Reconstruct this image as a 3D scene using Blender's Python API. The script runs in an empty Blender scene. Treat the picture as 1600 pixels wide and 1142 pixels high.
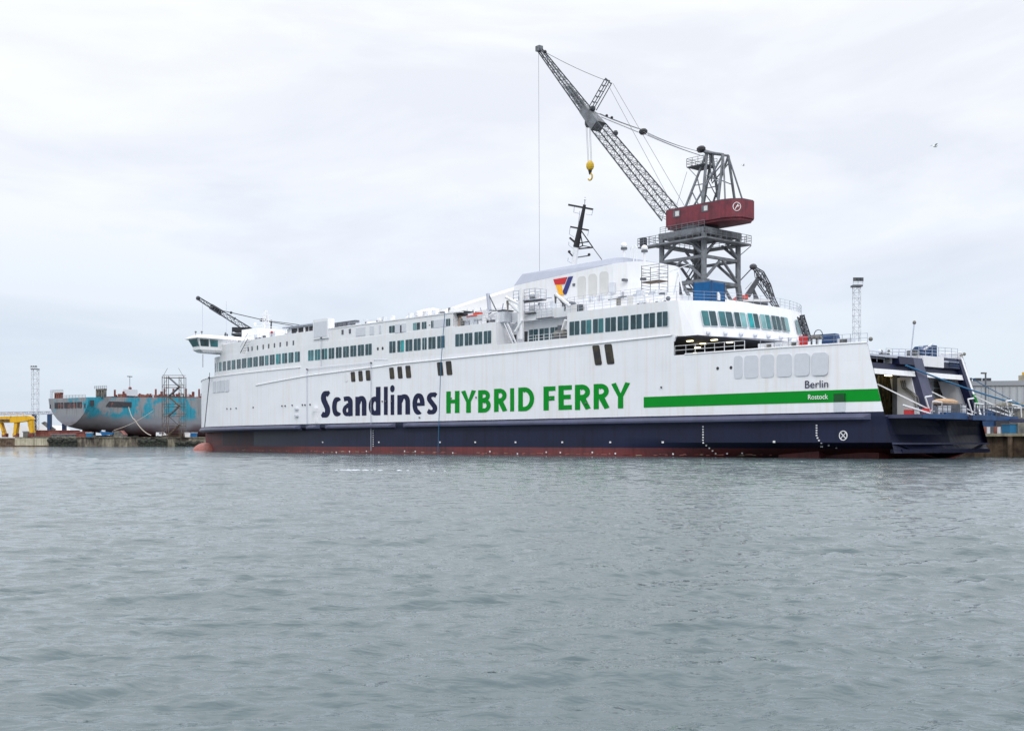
import bpy, bmesh, math, random
import numpy as np
from mathutils import Vector, Matrix
random.seed(7); rng = np.random.default_rng(5)
C = bpy.context.scene
col = C.collection
R = math.radians

# ------------------------------------------------------------ camera
F, CX, HY, HC = 1829.0, 800.0, 692.0, 1.55      # focal length and horizon measured in photo pixels (1600 wide)
cam_d = bpy.data.cameras.new('camera'); cam = bpy.data.objects.new('camera', cam_d); col.objects.link(cam)
cam.location = (0, 0, HC); cam.rotation_euler = (R(90), 0, 0)
cam_d.sensor_width = 36; cam_d.lens = 36 * F / 1600; cam_d.shift_y = (HY - 571) / 1600
cam_d.clip_start = 0.1; cam_d.clip_end = 9000
C.camera = cam
# ------------------------------------------------------------ world, sun, exposure
SUN_AZ, SUN_EL = R(-84), R(40)                  # sun behind the camera's right shoulder, through cloud
w = bpy.data.worlds.new('World'); C.world = w; w.use_nodes = True
nt = w.node_tree; nt.nodes.clear(); N = nt.nodes.new; L = nt.links.new
out = N('ShaderNodeOutputWorld'); mix = N('ShaderNodeMixShader'); b1 = N('ShaderNodeBackground'); b2 = N('ShaderNodeBackground')
sky = N('ShaderNodeTexSky'); sky.sky_type = 'NISHITA'; sky.sun_disc = False; sky.sun_elevation = SUN_EL; sky.sun_rotation = R(90) - SUN_AZ
L(sky.outputs[0], b1.inputs[0]); b1.inputs[1].default_value = 0.11
tc = N('ShaderNodeTexCoord'); sep = N('ShaderNodeSeparateXYZ'); L(tc.outputs['Generated'], sep.inputs[0])
rmp = N('ShaderNodeValToRGB'); L(sep.outputs[2], rmp.inputs[0])
cr = rmp.color_ramp; cr.elements[0].position = 0.0; cr.elements[0].color = (0.60, 0.69, 0.80, 1)
cr.elements[1].position = 1.0; cr.elements[1].color = (2.25, 2.3, 2.4, 1)
for pos, c in ((0.08, (0.645, 0.715, 0.815, 1)), (0.15, (0.745, 0.785, 0.865, 1)), (0.21, (0.84, 0.865, 0.915, 1)), (0.34, (0.90, 0.92, 0.945, 1)), (0.5, (1.42, 1.46, 1.52, 1))):
    e = cr.elements.new(pos); e.color = c
mp = N('ShaderNodeMapping'); mp.inputs['Scale'].default_value = (1.6, 1.6, 5.0); mp.inputs['Location'].default_value = (.6, .3, .1)
L(tc.outputs['Generated'], mp.inputs[0])
nz = N('ShaderNodeTexNoise'); nz.inputs['Scale'].default_value = 1.9; nz.inputs['Detail'].default_value = 7; nz.inputs['Roughness'].default_value = .55
nz.inputs['Distortion'].default_value = .4; L(mp.outputs[0], nz.inputs[0])
r2 = N('ShaderNodeValToRGB'); L(nz.outputs[0], r2.inputs[0])
r2.color_ramp.elements[0].position = .38; r2.color_ramp.elements[0].color = (.90, .905, .935, 1)
r2.color_ramp.elements[1].position = .6; r2.color_ramp.elements[1].color = (1.075, 1.065, 1.045, 1)
mul = N('ShaderNodeMixRGB'); mul.blend_type = 'MULTIPLY'; mul.inputs[0].default_value = 1
L(rmp.outputs[0], mul.inputs[1]); L(r2.outputs[0], mul.inputs[2]); L(mul.outputs[0], b2.inputs[0]); b2.inputs[1].default_value = 1.0
mix.inputs[0].default_value = .9; L(b1.outputs[0], mix.inputs[1]); L(b2.outputs[0], mix.inputs[2]); L(mix.outputs[0], out.inputs[0])
sd_ = bpy.data.lights.new('sun', 'SUN'); sun = bpy.data.objects.new('sun', sd_); col.objects.link(sun)
sd_.energy = .85; sd_.angle = R(20); sd_.color = (1, .985, .97)
sv = Vector((math.cos(SUN_AZ) * math.cos(SUN_EL), math.sin(SUN_AZ) * math.cos(SUN_EL), math.sin(SUN_EL)))
sun.rotation_euler = sv.to_track_quat('Z', 'Y').to_euler(); sun.location = sv * 400
C.view_settings.view_transform = 'Standard'; C.view_settings.look = 'None'; C.view_settings.gamma = 1; C.view_settings.exposure = 0.2
C.render.engine = 'CYCLES'; C.cycles.max_bounces = 6

# ------------------------------------------------------------ materials
def mat(name, c, rough=.55, metal=0., var=0., vs=1., c2=None, thr=(.45, .6), bump=0., bs=5., emit=None, es=0, plates=0, stretch=None, spec=None, streak=0):
    m = bpy.data.materials.new(name); m.use_nodes = True; t = m.node_tree; n = t.nodes; l = t.links
    b = n['Principled BSDF']; b.inputs['Roughness'].default_value = rough; b.inputs['Metallic'].default_value = metal
    b.inputs['Base Color'].default_value = (*c, 1)
    if spec is not None: b.inputs['Specular IOR Level'].default_value = spec
    co = n.new('ShaderNodeTexCoord'); src = co.outputs['Object']
    if stretch:
        q = n.new('ShaderNodeMapping'); q.inputs['Scale'].default_value = stretch; l.new(src, q.inputs[0]); vsrc = q.outputs[0]
    else: vsrc = src
    cur = None
    if var or c2:
        z = n.new('ShaderNodeTexNoise'); z.inputs['Scale'].default_value = vs; z.inputs['Detail'].default_value = 8; z.inputs['Roughness'].default_value = .6
        l.new(vsrc, z.inputs[0]); r = n.new('ShaderNodeValToRGB'); l.new(z.outputs[0], r.inputs[0])
        r.color_ramp.elements[0].position = thr[0]; r.color_ramp.elements[1].position = thr[1]
        if c2 is None:
            r.color_ramp.elements[0].position = .3; r.color_ramp.elements[1].position = .7
            c2_ = tuple(x * (1 - var) for x in c); c1_ = tuple(min(1, x * (1 + var * .5)) for x in c)
        else: c1_, c2_ = c, c2
        r.color_ramp.elements[0].color = (*c2_, 1); r.color_ramp.elements[1].color = (*c1_, 1)
        cur = r.outputs[0]
    if streak:
        q = n.new('ShaderNodeMapping'); q.inputs['Scale'].default_value = (1.6, 1.6, .06); l.new(src, q.inputs[0])
        z = n.new('ShaderNodeTexNoise'); z.inputs['Scale'].default_value = 1.4; z.inputs['Detail'].default_value = 6; l.new(q.outputs[0], z.inputs[0])
        r = n.new('ShaderNodeValToRGB'); l.new(z.outputs[0], r.inputs[0]); r.color_ramp.elements[0].position = .5; r.color_ramp.elements[1].position = .72
        r.color_ramp.elements[0].color = (1, 1, 1, 1); k = 1 - streak; r.color_ramp.elements[1].color = (k, k * .97, k * .92, 1)
        mm = n.new('ShaderNodeMixRGB'); mm.blend_type = 'MULTIPLY'; mm.inputs[0].default_value = 1
        if cur: l.new(cur, mm.inputs[1])
        else: mm.inputs[1].default_value = (*c, 1)
        l.new(r.outputs[0], mm.inputs[2]); cur = mm.outputs[0]
    if cur: l.new(cur, b.inputs['Base Color'])
    if bump or plates:
        bp = n.new('ShaderNodeBump'); bp.inputs['Strength'].default_value = 1
        if plates:
            cx = n.new('ShaderNodeSeparateXYZ'); l.new(src, cx.inputs[0]); cb = n.new('ShaderNodeCombineXYZ')
            l.new(cx.outputs[0], cb.inputs[0]); l.new(cx.outputs[2], cb.inputs[1])
            br = n.new('ShaderNodeTexBrick'); l.new(cb.outputs[0], br.inputs[0]); br.inputs['Scale'].default_value = 1
            br.inputs['Brick Width'].default_value = 9; br.inputs['Row Height'].default_value = 2.4; br.inputs['Mortar Size'].default_value = .05; br.inputs['Mortar Smooth'].default_value = .5
            z = n.new('ShaderNodeTexNoise'); z.inputs['Scale'].default_value = .45; z.inputs['Detail'].default_value = 3; l.new(src, z.inputs[0])
            ad = n.new('ShaderNodeMath'); ad.operation = 'MULTIPLY_ADD'; ad.inputs[1].default_value = -.10
            l.new(br.outputs['Fac'], ad.inputs[0]); l.new(z.outputs[0], ad.inputs[2]); l.new(ad.outputs[0], bp.inputs['Height']); bp.inputs['Distance'].default_value = plates
        else:
            z = n.new('ShaderNodeTexNoise'); z.inputs['Scale'].default_value = bs; z.inputs['Detail'].default_value = 5; l.new(src, z.inputs[0])
            l.new(z.outputs[0], bp.inputs['Height']); bp.inputs['Distance'].default_value = bump
        l.new(bp.outputs[0], b.inputs['Normal'])
    if emit: b.inputs['Emission Color'].default_value = (*emit, 1); b.inputs['Emission Strength'].default_value = es
    return m
M = {}
M['white'] = mat('white hull paint', (.80, .81, .84), .38, plates=.03, var=.05, vs=.25, streak=.05)
M['white2'] = mat('white superstructure paint', (.77, .78, .80), .42, var=.05, vs=.5, streak=.04)
M['navy'] = mat('navy hull paint', (.010, .014, .045), .45, spec=.3, plates=.02, var=.35, vs=.2, streak=.25)
M['navyb'] = mat('navy belting paint', (.055, .06, .115), .5, var=.3, vs=.6)
M['boot'] = mat('red antifouling', (.17, .032, .032), .6, c2=(.09, .03, .035), vs=1.2, thr=(.35, .62), stretch=(.15, .15, 1), streak=.35)
M['bowmix'] = mat('navy paint worn to maroon', (.06, .016, .022), .55, c2=(.014, .019, .05), vs=.22, thr=(.42, .6), spec=.3)
M['bulb'] = mat('faded bulb paint', (.42, .14, .11), .6, var=.4, vs=1.)
M['green'] = mat('green lettering paint', (.0, .255, .02), .6, var=.06, spec=.15)
M['dgreen'] = mat('dark green recess paint', (.0, .07, .012), .6, var=.3)
M['navytext'] = mat('dark blue lettering paint', (.014, .017, .055), .6, var=.1, spec=.2)
M['wtext'] = mat('white marking paint', (.8, .8, .8), .5)
M['glassd'] = mat('dark teal window glass', (.022, .068, .082), .07, var=.6, vs=.35, stretch=(2, 2, 2))
M['glassm'] = mat('teal window glass', (.03, .16, .175), .08, var=.5, vs=.5)
M['glassb'] = mat('window glass with pale blind', (.17, .36, .37), .12, var=.4, vs=.6)
M['glassc'] = mat('cyan sheeted window glass', (.0, .30, .32), .12, var=.6, vs=.8)
M['mull'] = mat('window mullion', (.5, .6, .62), .4)
M['frame'] = mat('pale window frame', (.62, .70, .73), .4)
M['grey'] = mat('light grey paint', (.42, .45, .53), .5, var=.06)
M['fgrey'] = mat('funnel top grey', (.33, .355, .43), .55, var=.06)
M['panel'] = mat('grey vent panel', (.60, .63, .68), .55, var=.05, vs=2)
M['beige'] = mat('beige funnel louvre', (.60, .60, .58), .6, var=.06)
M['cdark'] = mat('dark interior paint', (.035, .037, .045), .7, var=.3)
M['slit'] = mat('painted gloom of car deck', (.012, .012, .016), .6, c2=(.05, .04, .022), vs=1.1, thr=(.4, .62))  # dark and lamplit interior put into the colour of flat panels
M['inner'] = mat('cluttered car deck interior', (.42, .36, .20), .7, c2=(.07, .06, .04), vs=1.3, thr=(.35, .6), stretch=(1, 1, 1.6))
M['lamp'] = mat('deck lamp', (.9, .85, .6), .5, emit=(1, .82, .45), es=5)
M['black'] = mat('black steel', (.012, .013, .017), .5)
M['steel'] = mat('grey galvanised steel', (.12, .13, .15), .55, metal=.2, var=.35, vs=1.5)
M['crane'] = mat('crane grey paint', (.17, .185, .205), .55, vs=.9, c2=(.095, .10, .11), thr=(.35, .6))
M['craned'] = mat('dark crane paint', (.06, .066, .08), .6, var=.4)
M['crred'] = mat('weathered red cab paint', (.175, .02, .034), .5, c2=(.085, .016, .026), vs=.9, thr=(.3, .58), streak=.3, bump=.02, bs=1.5)
M['blue'] = mat('blue container paint', (.0, .11, .30), .45, var=.25, vs=1, c2=(.0, .07, .2), thr=(.3, .6))
M['bluew'] = mat('blue machine paint', (.01, .055, .16), .45, var=.4, vs=1)
M['redp'] = mat('red paint', (.5, .03, .03), .5)
M['logor'] = mat('logo red', (.55, .015, .02), .45); M['logoy'] = mat('logo yellow', (.9, .42, .01), .45); M['logob'] = mat('logo blue', (.02, .025, .16), .45)
M['yellow'] = mat('yellow gantry paint', (.72, .40, .01), .5, c2=(.25, .14, .02), vs=.5, thr=(.3, .45), streak=.3)
M['hook'] = mat('yellow hook block', (.55, .36, .01), .5)
M['rope'] = mat('crane wire', (.16, .16, .18), .6)
M['brope'] = mat('blue mooring rope', (.01, .13, .27), .7)
M['wrope'] = mat('pale mooring rope', (.45, .40, .34), .8)
M['old'] = mat('primer grey hull with blue patches', (.02, .27, .38), .65, c2=(.24, .255, .275), vs=.085, thr=(.475, .53), bump=.2, bs=.25, streak=.35)
M['oldlow'] = mat('stained grey hull bottom', (.19, .19, .225), .7, c2=(.09, .06, .07), vs=.12, thr=(.36, .62), bump=.2, bs=.3, streak=.5)
M['oldred'] = mat('dark red underwater hull', (.055, .018, .024), .7, c2=(.03, .02, .026), vs=.3, thr=(.3, .6), streak=.3)
M['rust'] = mat('rust red primer', (.13, .03, .025), .8, c2=(.24, .09, .07), vs=.4, thr=(.4, .6))
M['quay'] = mat('weathered quay concrete', (.28, .25, .19), .85, c2=(.045, .035, .028), vs=.28, thr=(.40, .60), stretch=(1, 1, .35), bump=.15, bs=1.5, streak=.6)
M['quayp'] = mat('pale quay concrete', (.5, .46, .35), .85, c2=(.30, .26, .18), vs=.4, thr=(.3, .6), streak=.5)
M['tyre'] = mat('black rubber fender', (.015, .016, .014), .8, c2=(.04, .045, .03), vs=1.2, thr=(.4, .6), bump=.1, bs=2)
M['ground'] = mat('yard ground', (.16, .15, .14), .9, var=.4, vs=.1)
M['tent'] = mat('white roof sheet', (.72, .72, .72), .6, var=.1, vs=.2)
M['house'] = mat('white wall', (.5, .52, .53), .7, var=.2, vs=.2)
M['shed'] = mat('warehouse cladding', (.36, .39, .42), .5, var=.16, vs=.8, stretch=(3, 3, .12))
M['shedr'] = mat('warehouse roof edge', (.24, .26, .29), .5)
M['wood'] = mat('brown quay timber', (.16, .11, .07), .85, c2=(.06, .035, .025), vs=1, thr=(.35, .6), streak=.5)
M['vanw'] = mat('white van paint', (.75, .76, .78), .35)
M['glassk'] = mat('vehicle glass', (.02, .025, .03), .1)
M['tan'] = mat('tan cover', (.42, .27, .16), .8, var=.3, vs=2)
M['orange'] = mat('orange red boat paint', (.6, .05, .02), .5)
M['mast'] = mat('pale galvanised lattice', (.55, .58, .63), .5)
M['hedge'] = mat('dark clutter paint', (.05, .06, .07), .7, c2=(.2, .19, .16), vs=.5, thr=(.4, .6))

_t = M['old'].node_tree; _n = _t.nodes; _l = _t.links; _b = _n['Principled BSDF']; _src = _b.inputs['Base Color'].links[0].from_socket
_co = _n.new('ShaderNodeTexCoord'); _sp = _n.new('ShaderNodeSeparateXYZ'); _l.new(_co.outputs['Object'], _sp.inputs[0])
_nz = _n.new('ShaderNodeTexNoise'); _nz.inputs['Scale'].default_value = .12; _nz.inputs['Detail'].default_value = 7; _l.new(_co.outputs['Object'], _nz.inputs[0])
_ma = _n.new('ShaderNodeMath'); _ma.operation = 'MULTIPLY_ADD'; _ma.inputs[1].default_value = 7.; _l.new(_nz.outputs[0], _ma.inputs[0]); _l.new(_sp.outputs[2], _ma.inputs[2])
def _band(lo, hi, colr, src):
    mr = _n.new('ShaderNodeMapRange'); mr.inputs['From Min'].default_value = hi; mr.inputs['From Max'].default_value = lo; _l.new(_ma.outputs[0], mr.inputs['Value'])
    mx = _n.new('ShaderNodeMixRGB'); _l.new(mr.outputs[0], mx.inputs[0]); _l.new(src, mx.inputs[1]); mx.inputs[2].default_value = (*colr, 1); return mx.outputs[0]
_c = _band(16.0, 18.5, (.21, .22, .25), _src); _c = _band(10.0, 14.5, (.075, .032, .04), _c); _l.new(_c, _b.inputs['Base Color'])

# ------------------------------------------------------------ mesh builder
class MB:
    def __init__(s): s.v = []; s.f = []; s.mi = []; s.ms = []
    def m(s, m_):
        if m_ not in s.ms: s.ms.append(m_)
        return s.ms.index(m_)
    def add(s, vs, fs, m_='white'):
        o = len(s.v); s.v += [tuple(map(float, p)) for p in vs]; k = s.m(m_)
        for f in fs: s.f.append([o + i for i in f]); s.mi.append(k)
        return s
    def box(s, x0, x1, y0, y1, z0, z1, m_='white', sh=0, T=None):
        # sh shears x by (z-z0)*sh
        vs = [(x + (z - z0) * sh, y, z) for z in (z0, z1) for (x, y) in ((x0, y0), (x1, y0), (x1, y1), (x0, y1))]
        if T: vs = [T(p) for p in vs]
        return s.add(vs, [(3, 2, 1, 0), (4, 5, 6, 7), (0, 1, 5, 4), (1, 2, 6, 5), (2, 3, 7, 6), (3, 0, 4, 7)], m_)
    def bar(s, p, q, r=.1, m_='steel', n=4, r2=None):
        p = Vector(p); q = Vector(q); d = q - p
        if d.length < 1e-6: return s
        d.normalize(); a = d.cross(Vector((0, 0, 1)) if abs(d.z) < .95 else Vector((1, 0, 0))); a.normalize(); b = d.cross(a)
        r2 = r if r2 is None else r2; vs = []
        for P, rr in ((p, r), (q, r2)):
            for i in range(n):
                t = 2 * math.pi * (i + .5) / n; vs.append(P + (a * math.cos(t) + b * math.sin(t)) * rr)
        fs = [(i, (i + 1) % n, n + (i + 1) % n, n + i) for i in range(n)] + [tuple(range(n))[::-1], tuple(range(n, 2 * n))]
        return s.add(vs, fs, m_)
    def path(s, pts, r=.05, m_='rope', n=5):
        for a, b in zip(pts, pts[1:]): s.bar(a, b, r, m_, n)
        return s
    def prism(s, poly, z0, z1, m_='white', sh=0, top=None):
        n = len(poly); top = top or poly
        vs = [(x, y, z0) for x, y in poly] + [(x + (z1 - z0) * sh, y, z1) for x, y in top]
        return s.add(vs, [(i, (i + 1) % n, n + (i + 1) % n, n + i) for i in range(n)] + [tuple(range(n))[::-1], tuple(range(n, 2 * n))], m_)
    def ext(s, poly, ax, d, m_='white'):
        # poly of 3D points, extruded by vector d
        n = len(poly); vs = [Vector(p) for p in poly]; vs += [p + Vector(d) for p in vs]
        return s.add(vs, [(i, (i + 1) % n, n + (i + 1) % n, n + i) for i in range(n)] + [tuple(range(n))[::-1], tuple(range(n, 2 * n))], m_)
    def ball(s, c, r, m_='white', n=10, sc=(1, 1, 1), zmin=-1):
        vs = []; fs = []; k = n // 2 + 1
        for i in range(k + 1):
            ph = math.pi * i / k
            for j in range(n):
                th = 2 * math.pi * j / n
                vs.append((c[0] + r * sc[0] * math.sin(ph) * math.cos(th), c[1] + r * sc[1] * math.sin(ph) * math.sin(th), c[2] + r * sc[2] * math.cos(ph)))
        for i in range(k):
            for j in range(n): fs.append((i * n + j, i * n + (j + 1) % n, (i + 1) * n + (j + 1) % n, (i + 1) * n + j))
        return s.add(vs, fs, m_)
    def rail(s, pts, h=1.05, sp=1.6, r=.03, m_='grey', rows=3):
        for a, b in zip(pts, pts[1:]):
            a = Vector(a); b = Vector(b); n = max(1, round((b - a).length / sp))
            for i in range(n + 1):
                p = a.lerp(b, i / n); s.bar(p, p + Vector((0, 0, h)), r, m_, 4)
            for k in range(1, rows + 1):
                o = Vector((0, 0, h * k / rows)); s.bar(a + o, b + o, r, m_, 4)
        return s
    def truss(s, p, q, w0, w1, h0, h1, side, n, rc, rb, m_='crane', planes=1):
        # box lattice from p to q, w across 'side', h across the third axis
        p = Vector(p); q = Vector(q); d = (q - p).normalized(); a = Vector(side).normalized(); b = d.cross(a).normalized()
        def cor(t, i, j): return p.lerp(q, t) + a * ((w0 + (w1 - w0) * t) * .5 * i) + b * ((h0 + (h1 - h0) * t) * .5 * j)
        cs = [(-1, -1), (1, -1), (1, 1), (-1, 1)]
        for c in cs: s.bar(cor(0, *c), cor(1, *c), rc, m_, 4)
        for k in range(n):
            t0 = k / n; t1 = (k + 1) / n
            for i in range(4):
                c0 = cs[i]; c1 = cs[(i + 1) % 4]
                if k % 2: c0, c1 = c1, c0
                s.bar(cor(t0, *c0), cor(t1, *c1), rb, m_, 3)
                s.bar(cor(t1, *c0), cor(t1, *c1), rb, m_, 3)
        return s
    def build(s, name, parent=None, smooth=False, loc=None, rz=0):
        me = bpy.data.meshes.new(name); me.from_pydata(s.v, [], s.f)
        for k in s.ms: me.materials.append(M[k])
        me.polygons.foreach_set('material_index', s.mi)
        if smooth: me.polygons.foreach_set('use_smooth', [True] * len(me.polygons))
        me.update(); o = bpy.data.objects.new(name, me); col.objects.link(o)
        if parent: o.parent = parent
        if loc is not None: o.location = loc
        o.rotation_euler.z = rz
        bm = bmesh.new(); bm.from_mesh(me); bmesh.ops.recalc_face_normals(bm, faces=bm.faces[:]); bm.to_mesh(me); bm.free()
        return o
def tag(o, label=None, cat=None, group=None, kind=None):
    if label: o['label'] = label
    if cat: o['category'] = cat
    if group: o['group'] = group
    if kind: o['kind'] = kind
    return o
def empty(name, loc, rz=0):
    o = bpy.data.objects.new(name, None); col.objects.link(o); o.location = loc; o.rotation_euler.z = rz; o.empty_display_size = 1
    return o
def smooth_by_angle(o, a=35):
    me = o.data; me.polygons.foreach_set('use_smooth', [True] * len(me.polygons))
    bm = bmesh.new(); bm.from_mesh(me)
    for e in bm.edges:
        e.smooth = not (len(e.link_faces) == 2 and e.calc_face_angle(0) > R(a))
    bm.to_mesh(me); bm.free()

# ------------------------------------------------------------ ship frame (x forward, y to port = towards the camera, origin on the waterline at the stern)
dv = np.array([-1640., F]); dv /= np.linalg.norm(dv); pv = np.array([-dv[1], dv[0]]); B = 12.4
ORG = np.array([(1375 - CX) / F * 112., 112.]) - pv * B
YAW = math.atan2(dv[1], dv[0])
def S(px, py, y=B):
    """measure: where the ray through a photo point meets the ship's fore-and-aft plane at y"""
    r = (px - CX) / F; A = ORG + pv * y; u = (r * A[1] - A[0]) / (dv[0] - r * dv[1]); return u, HC + (HY - py) * (A[1] + dv[1] * u) / F
def SU(px, y=B): return S(px, 600, y)[0]
def ray(px, py):
    # local origin and direction of the ray
    o = -ORG; r = (px - CX) / F
    o2 = (o @ dv, o @ pv); q = np.array([r, 1.]); return o2, (q @ dv, q @ pv), (HY - py) / F
def TP(px, py, c0=-.8, k=.27):
    """ray against the raked transom plane x = c0 + k z"""
    o, q, s = ray(px, py); lam = (c0 + k * HC - o[0]) / (q[0] - k * s); return o[1] + q[1] * lam, HC + s * lam
def hit(px, poly):
    """ray column against a plan outline: nearest crossing"""
    o, q, _ = ray(px, 600); best = None
    for (x0, y0), (x1, y1) in zip(poly, poly[1:]):
        ex, ey = x1 - x0, y1 - y0; den = q[0] * ey - q[1] * ex
        if abs(den) < 1e-9: continue
        lam = ((x0 - o[0]) * ey - (y0 - o[1]) * ex) / den; t = ((x0 - o[0]) * q[1] - (y0 - o[1]) * q[0]) / den
        if -1e-6 <= t <= 1 + 1e-6 and lam > 0 and (best is None or lam < best[0]):
            best = (lam, x0 + ex * t, y0 + ey * t, ey, ex)
    return best
def loc2w(x, y): return ORG + dv * x + pv * y

ferry = empty('ferry', (ORG[0], ORG[1], 0), YAW)
tag(ferry, 'long white car ferry with navy lower hull and big blue and green lettering', 'ferry')

# ------------------------------------------------------------ water
def build_water():
    nf, nb = 640, 40
    th = np.concatenate([np.linspace(R(90 - 29), R(90 + 29), nf), np.linspace(R(90 + 29), R(90 - 29 + 360), nb)[1:-1]])
    r = np.concatenate([np.exp(np.linspace(math.log(1.2), math.log(5.5), 60))[:-1], np.exp(np.linspace(math.log(5.5), math.log(260), 1150)), np.exp(np.linspace(math.log(260), math.log(7000), 90))[1:]]); nr = len(r)
    Rr, Th = np.meshgrid(r, th, indexing='ij'); X = Rr * np.cos(Th); Y = Rr * np.sin(Th)
    Z = np.zeros_like(X); cell = np.repeat(np.gradient(r)[:, None], X.shape[1], 1) * 1.15
    for i in range(120):
        lam = 0.13 * (2.3 / .13) ** rng.random() ** .85; k = 2 * math.pi / lam
        a = rng.normal(R(104), R(19)) if lam > .5 else rng.normal(R(104), R(36))
        amp = .0034 * lam ** .92 * (0.5 + rng.random()) * (1 if lam < 1.1 else .55)
        ph = rng.random() * 6.28
        fade = np.clip((lam / cell - 2.0) / 2.0, 0, 1)
        s = np.sin(k * (X * math.cos(a) + Y * math.sin(a)) + ph + 1.1 * np.sin(.23 * X / max(lam, .6) + i) + .9 * np.sin(.19 * Y / max(lam, .6) + 2 * i))
        Z += amp * fade * (s + .55 * np.abs(s) - .35)
    Z *= 1 + .45 * np.sin(X * .11 + .7 * np.sin(Y * .05)) * np.sin(Y * .07 + 1.)
    nt_ = len(th); v = np.stack([X, Y, Z], -1).reshape(-1, 3)
    i, j = np.meshgrid(np.arange(nr - 1), np.arange(nt_), indexing='ij'); jn = (j + 1) % nt_
    q = np.stack([i * nt_ + j, (i + 1) * nt_ + j, (i + 1) * nt_ + jn, i * nt_ + jn], -1).reshape(-1, 4)
    me = bpy.data.meshes.new('water'); me.vertices.add(len(v)); me.vertices.foreach_set('co', v.ravel().astype(np.float32))
    me.loops.add(q.size); me.loops.foreach_set('vertex_index', q.ravel().astype(np.int32)); me.polygons.add(len(q))
    me.polygons.foreach_set('loop_start', np.arange(0, q.size, 4, dtype=np.int32)); me.polygons.foreach_set('use_smooth', np.ones(len(q), bool))
    me.update(); me.validate()
    o = bpy.data.objects.new('water', me); col.objects.link(o); tag(o, kind='structure')
    m = bpy.data.materials.new('harbour water'); m.use_nodes = True; n = m.node_tree.nodes; l = m.node_tree.links; b = n['Principled BSDF']
    b.inputs['Base Color'].default_value = (.066, .096, .102, 1); b.inputs['Roughness'].default_value = .05; b.inputs['IOR'].default_value = 1.33
    co = n.new('ShaderNodeTexCoord'); hs = []
    for sc, ang, det, wgt, st in ((3.4, 14, 4, .042, (.45, 1, 1)), (11., -8, 3, .011, (.5, 1, 1)), (1.1, 18, 3, .07, (.5, 1, 1))):
        mp_ = n.new('ShaderNodeMapping'); mp_.inputs['Rotation'].default_value = (0, 0, R(ang)); mp_.inputs['Scale'].default_value = st
        l.new(co.outputs['Object'], mp_.inputs[0]); z = n.new('ShaderNodeTexNoise'); z.inputs['Scale'].default_value = sc; z.inputs['Detail'].default_value = det
        z.inputs['Distortion'].default_value = .6; l.new(mp_.outputs[0], z.inputs[0])
        mu = n.new('ShaderNodeMath'); mu.operation = 'MULTIPLY'; mu.inputs[1].default_value = wgt; l.new(z.outputs[0], mu.inputs[0]); hs.append(mu.outputs[0])
    cur = hs[0]
    for h in hs[1:]:
        a = n.new('ShaderNodeMath'); a.operation = 'ADD'; l.new(cur, a.inputs[0]); l.new(h, a.inputs[1]); cur = a.outputs[0]
    bp = n.new('ShaderNodeBump'); bp.inputs['Strength'].default_value = 1; bp.inputs['Distance'].default_value = 1.0; l.new(cur, bp.inputs['Height']); l.new(bp.outputs[0], b.inputs['Normal'])
    me.materials.append(m)
build_water()

# ------------------------------------------------------------ ferry hull
def interp(t, x): return float(np.interp(x, [a for a, _ in t], [b for _, b in t]))
TOPC = [(0, 11.0), (2, 11.35), (4, 11.65), (8, 12.1), (12, 12.32), (16, 12.4), (104, 12.4), (110, 12.3), (115, 12.08), (120, 11.72), (125, 11.25), (130, 10.7), (135, 10.05), (140, 9.25), (144, 8.3), (148, 6.95), (152, 5.3), (156, 3.3), (159, 1.5), (160.6, 0.02)]
LOWC = [(0, 10.9), (4, 11.6), (8, 12.05), (16, 12.3), (70, 12.3), (85, 12.1), (95, 11.7), (105, 10.9), (115, 9.6), (125, 7.9), (135, 5.9), (145, 3.6), (152, 1.8), (157, .35), (160.6, .02)]
def rake(u, z): return u + (-.8 + .27 * z) * max(0, 1 - u / 14)
def sbt(u, z): return max(0, 1 - u / 16) * (2.3 if z < 4.7 else 2.3 + .1 * (z - 4.7))     # starboard quarter is drawn in towards the stern
def hb(u, z):
    T, Lw = interp(TOPC, u), interp(LOWC, u)
    if z >= 4.0: return T
    if z > 3.6: return Lw + (T - Lw) * (z - 3.6) / .4
    h = Lw
    if z < 1.6 and u < 34:          # overhanging counter above the water at the stern
        k = (1.6 - z) / 1.6 * (1 - u / 34) ** 1.6; h *= max(.25, 1 - .75 * k)
    return h
US = [0, 1, 2, 3, 4, 6, 8, 10, 12, 14, 16, 20, 24, 28] + list(range(34, 101, 6)) + [104, 107, 110, 113, 116, 119, 122, 125, 128, 131, 134, 137, 140, 142, 144, 146, 148, 150, 152, 154, 156, 157.5, 159, 160, 160.6]
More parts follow.
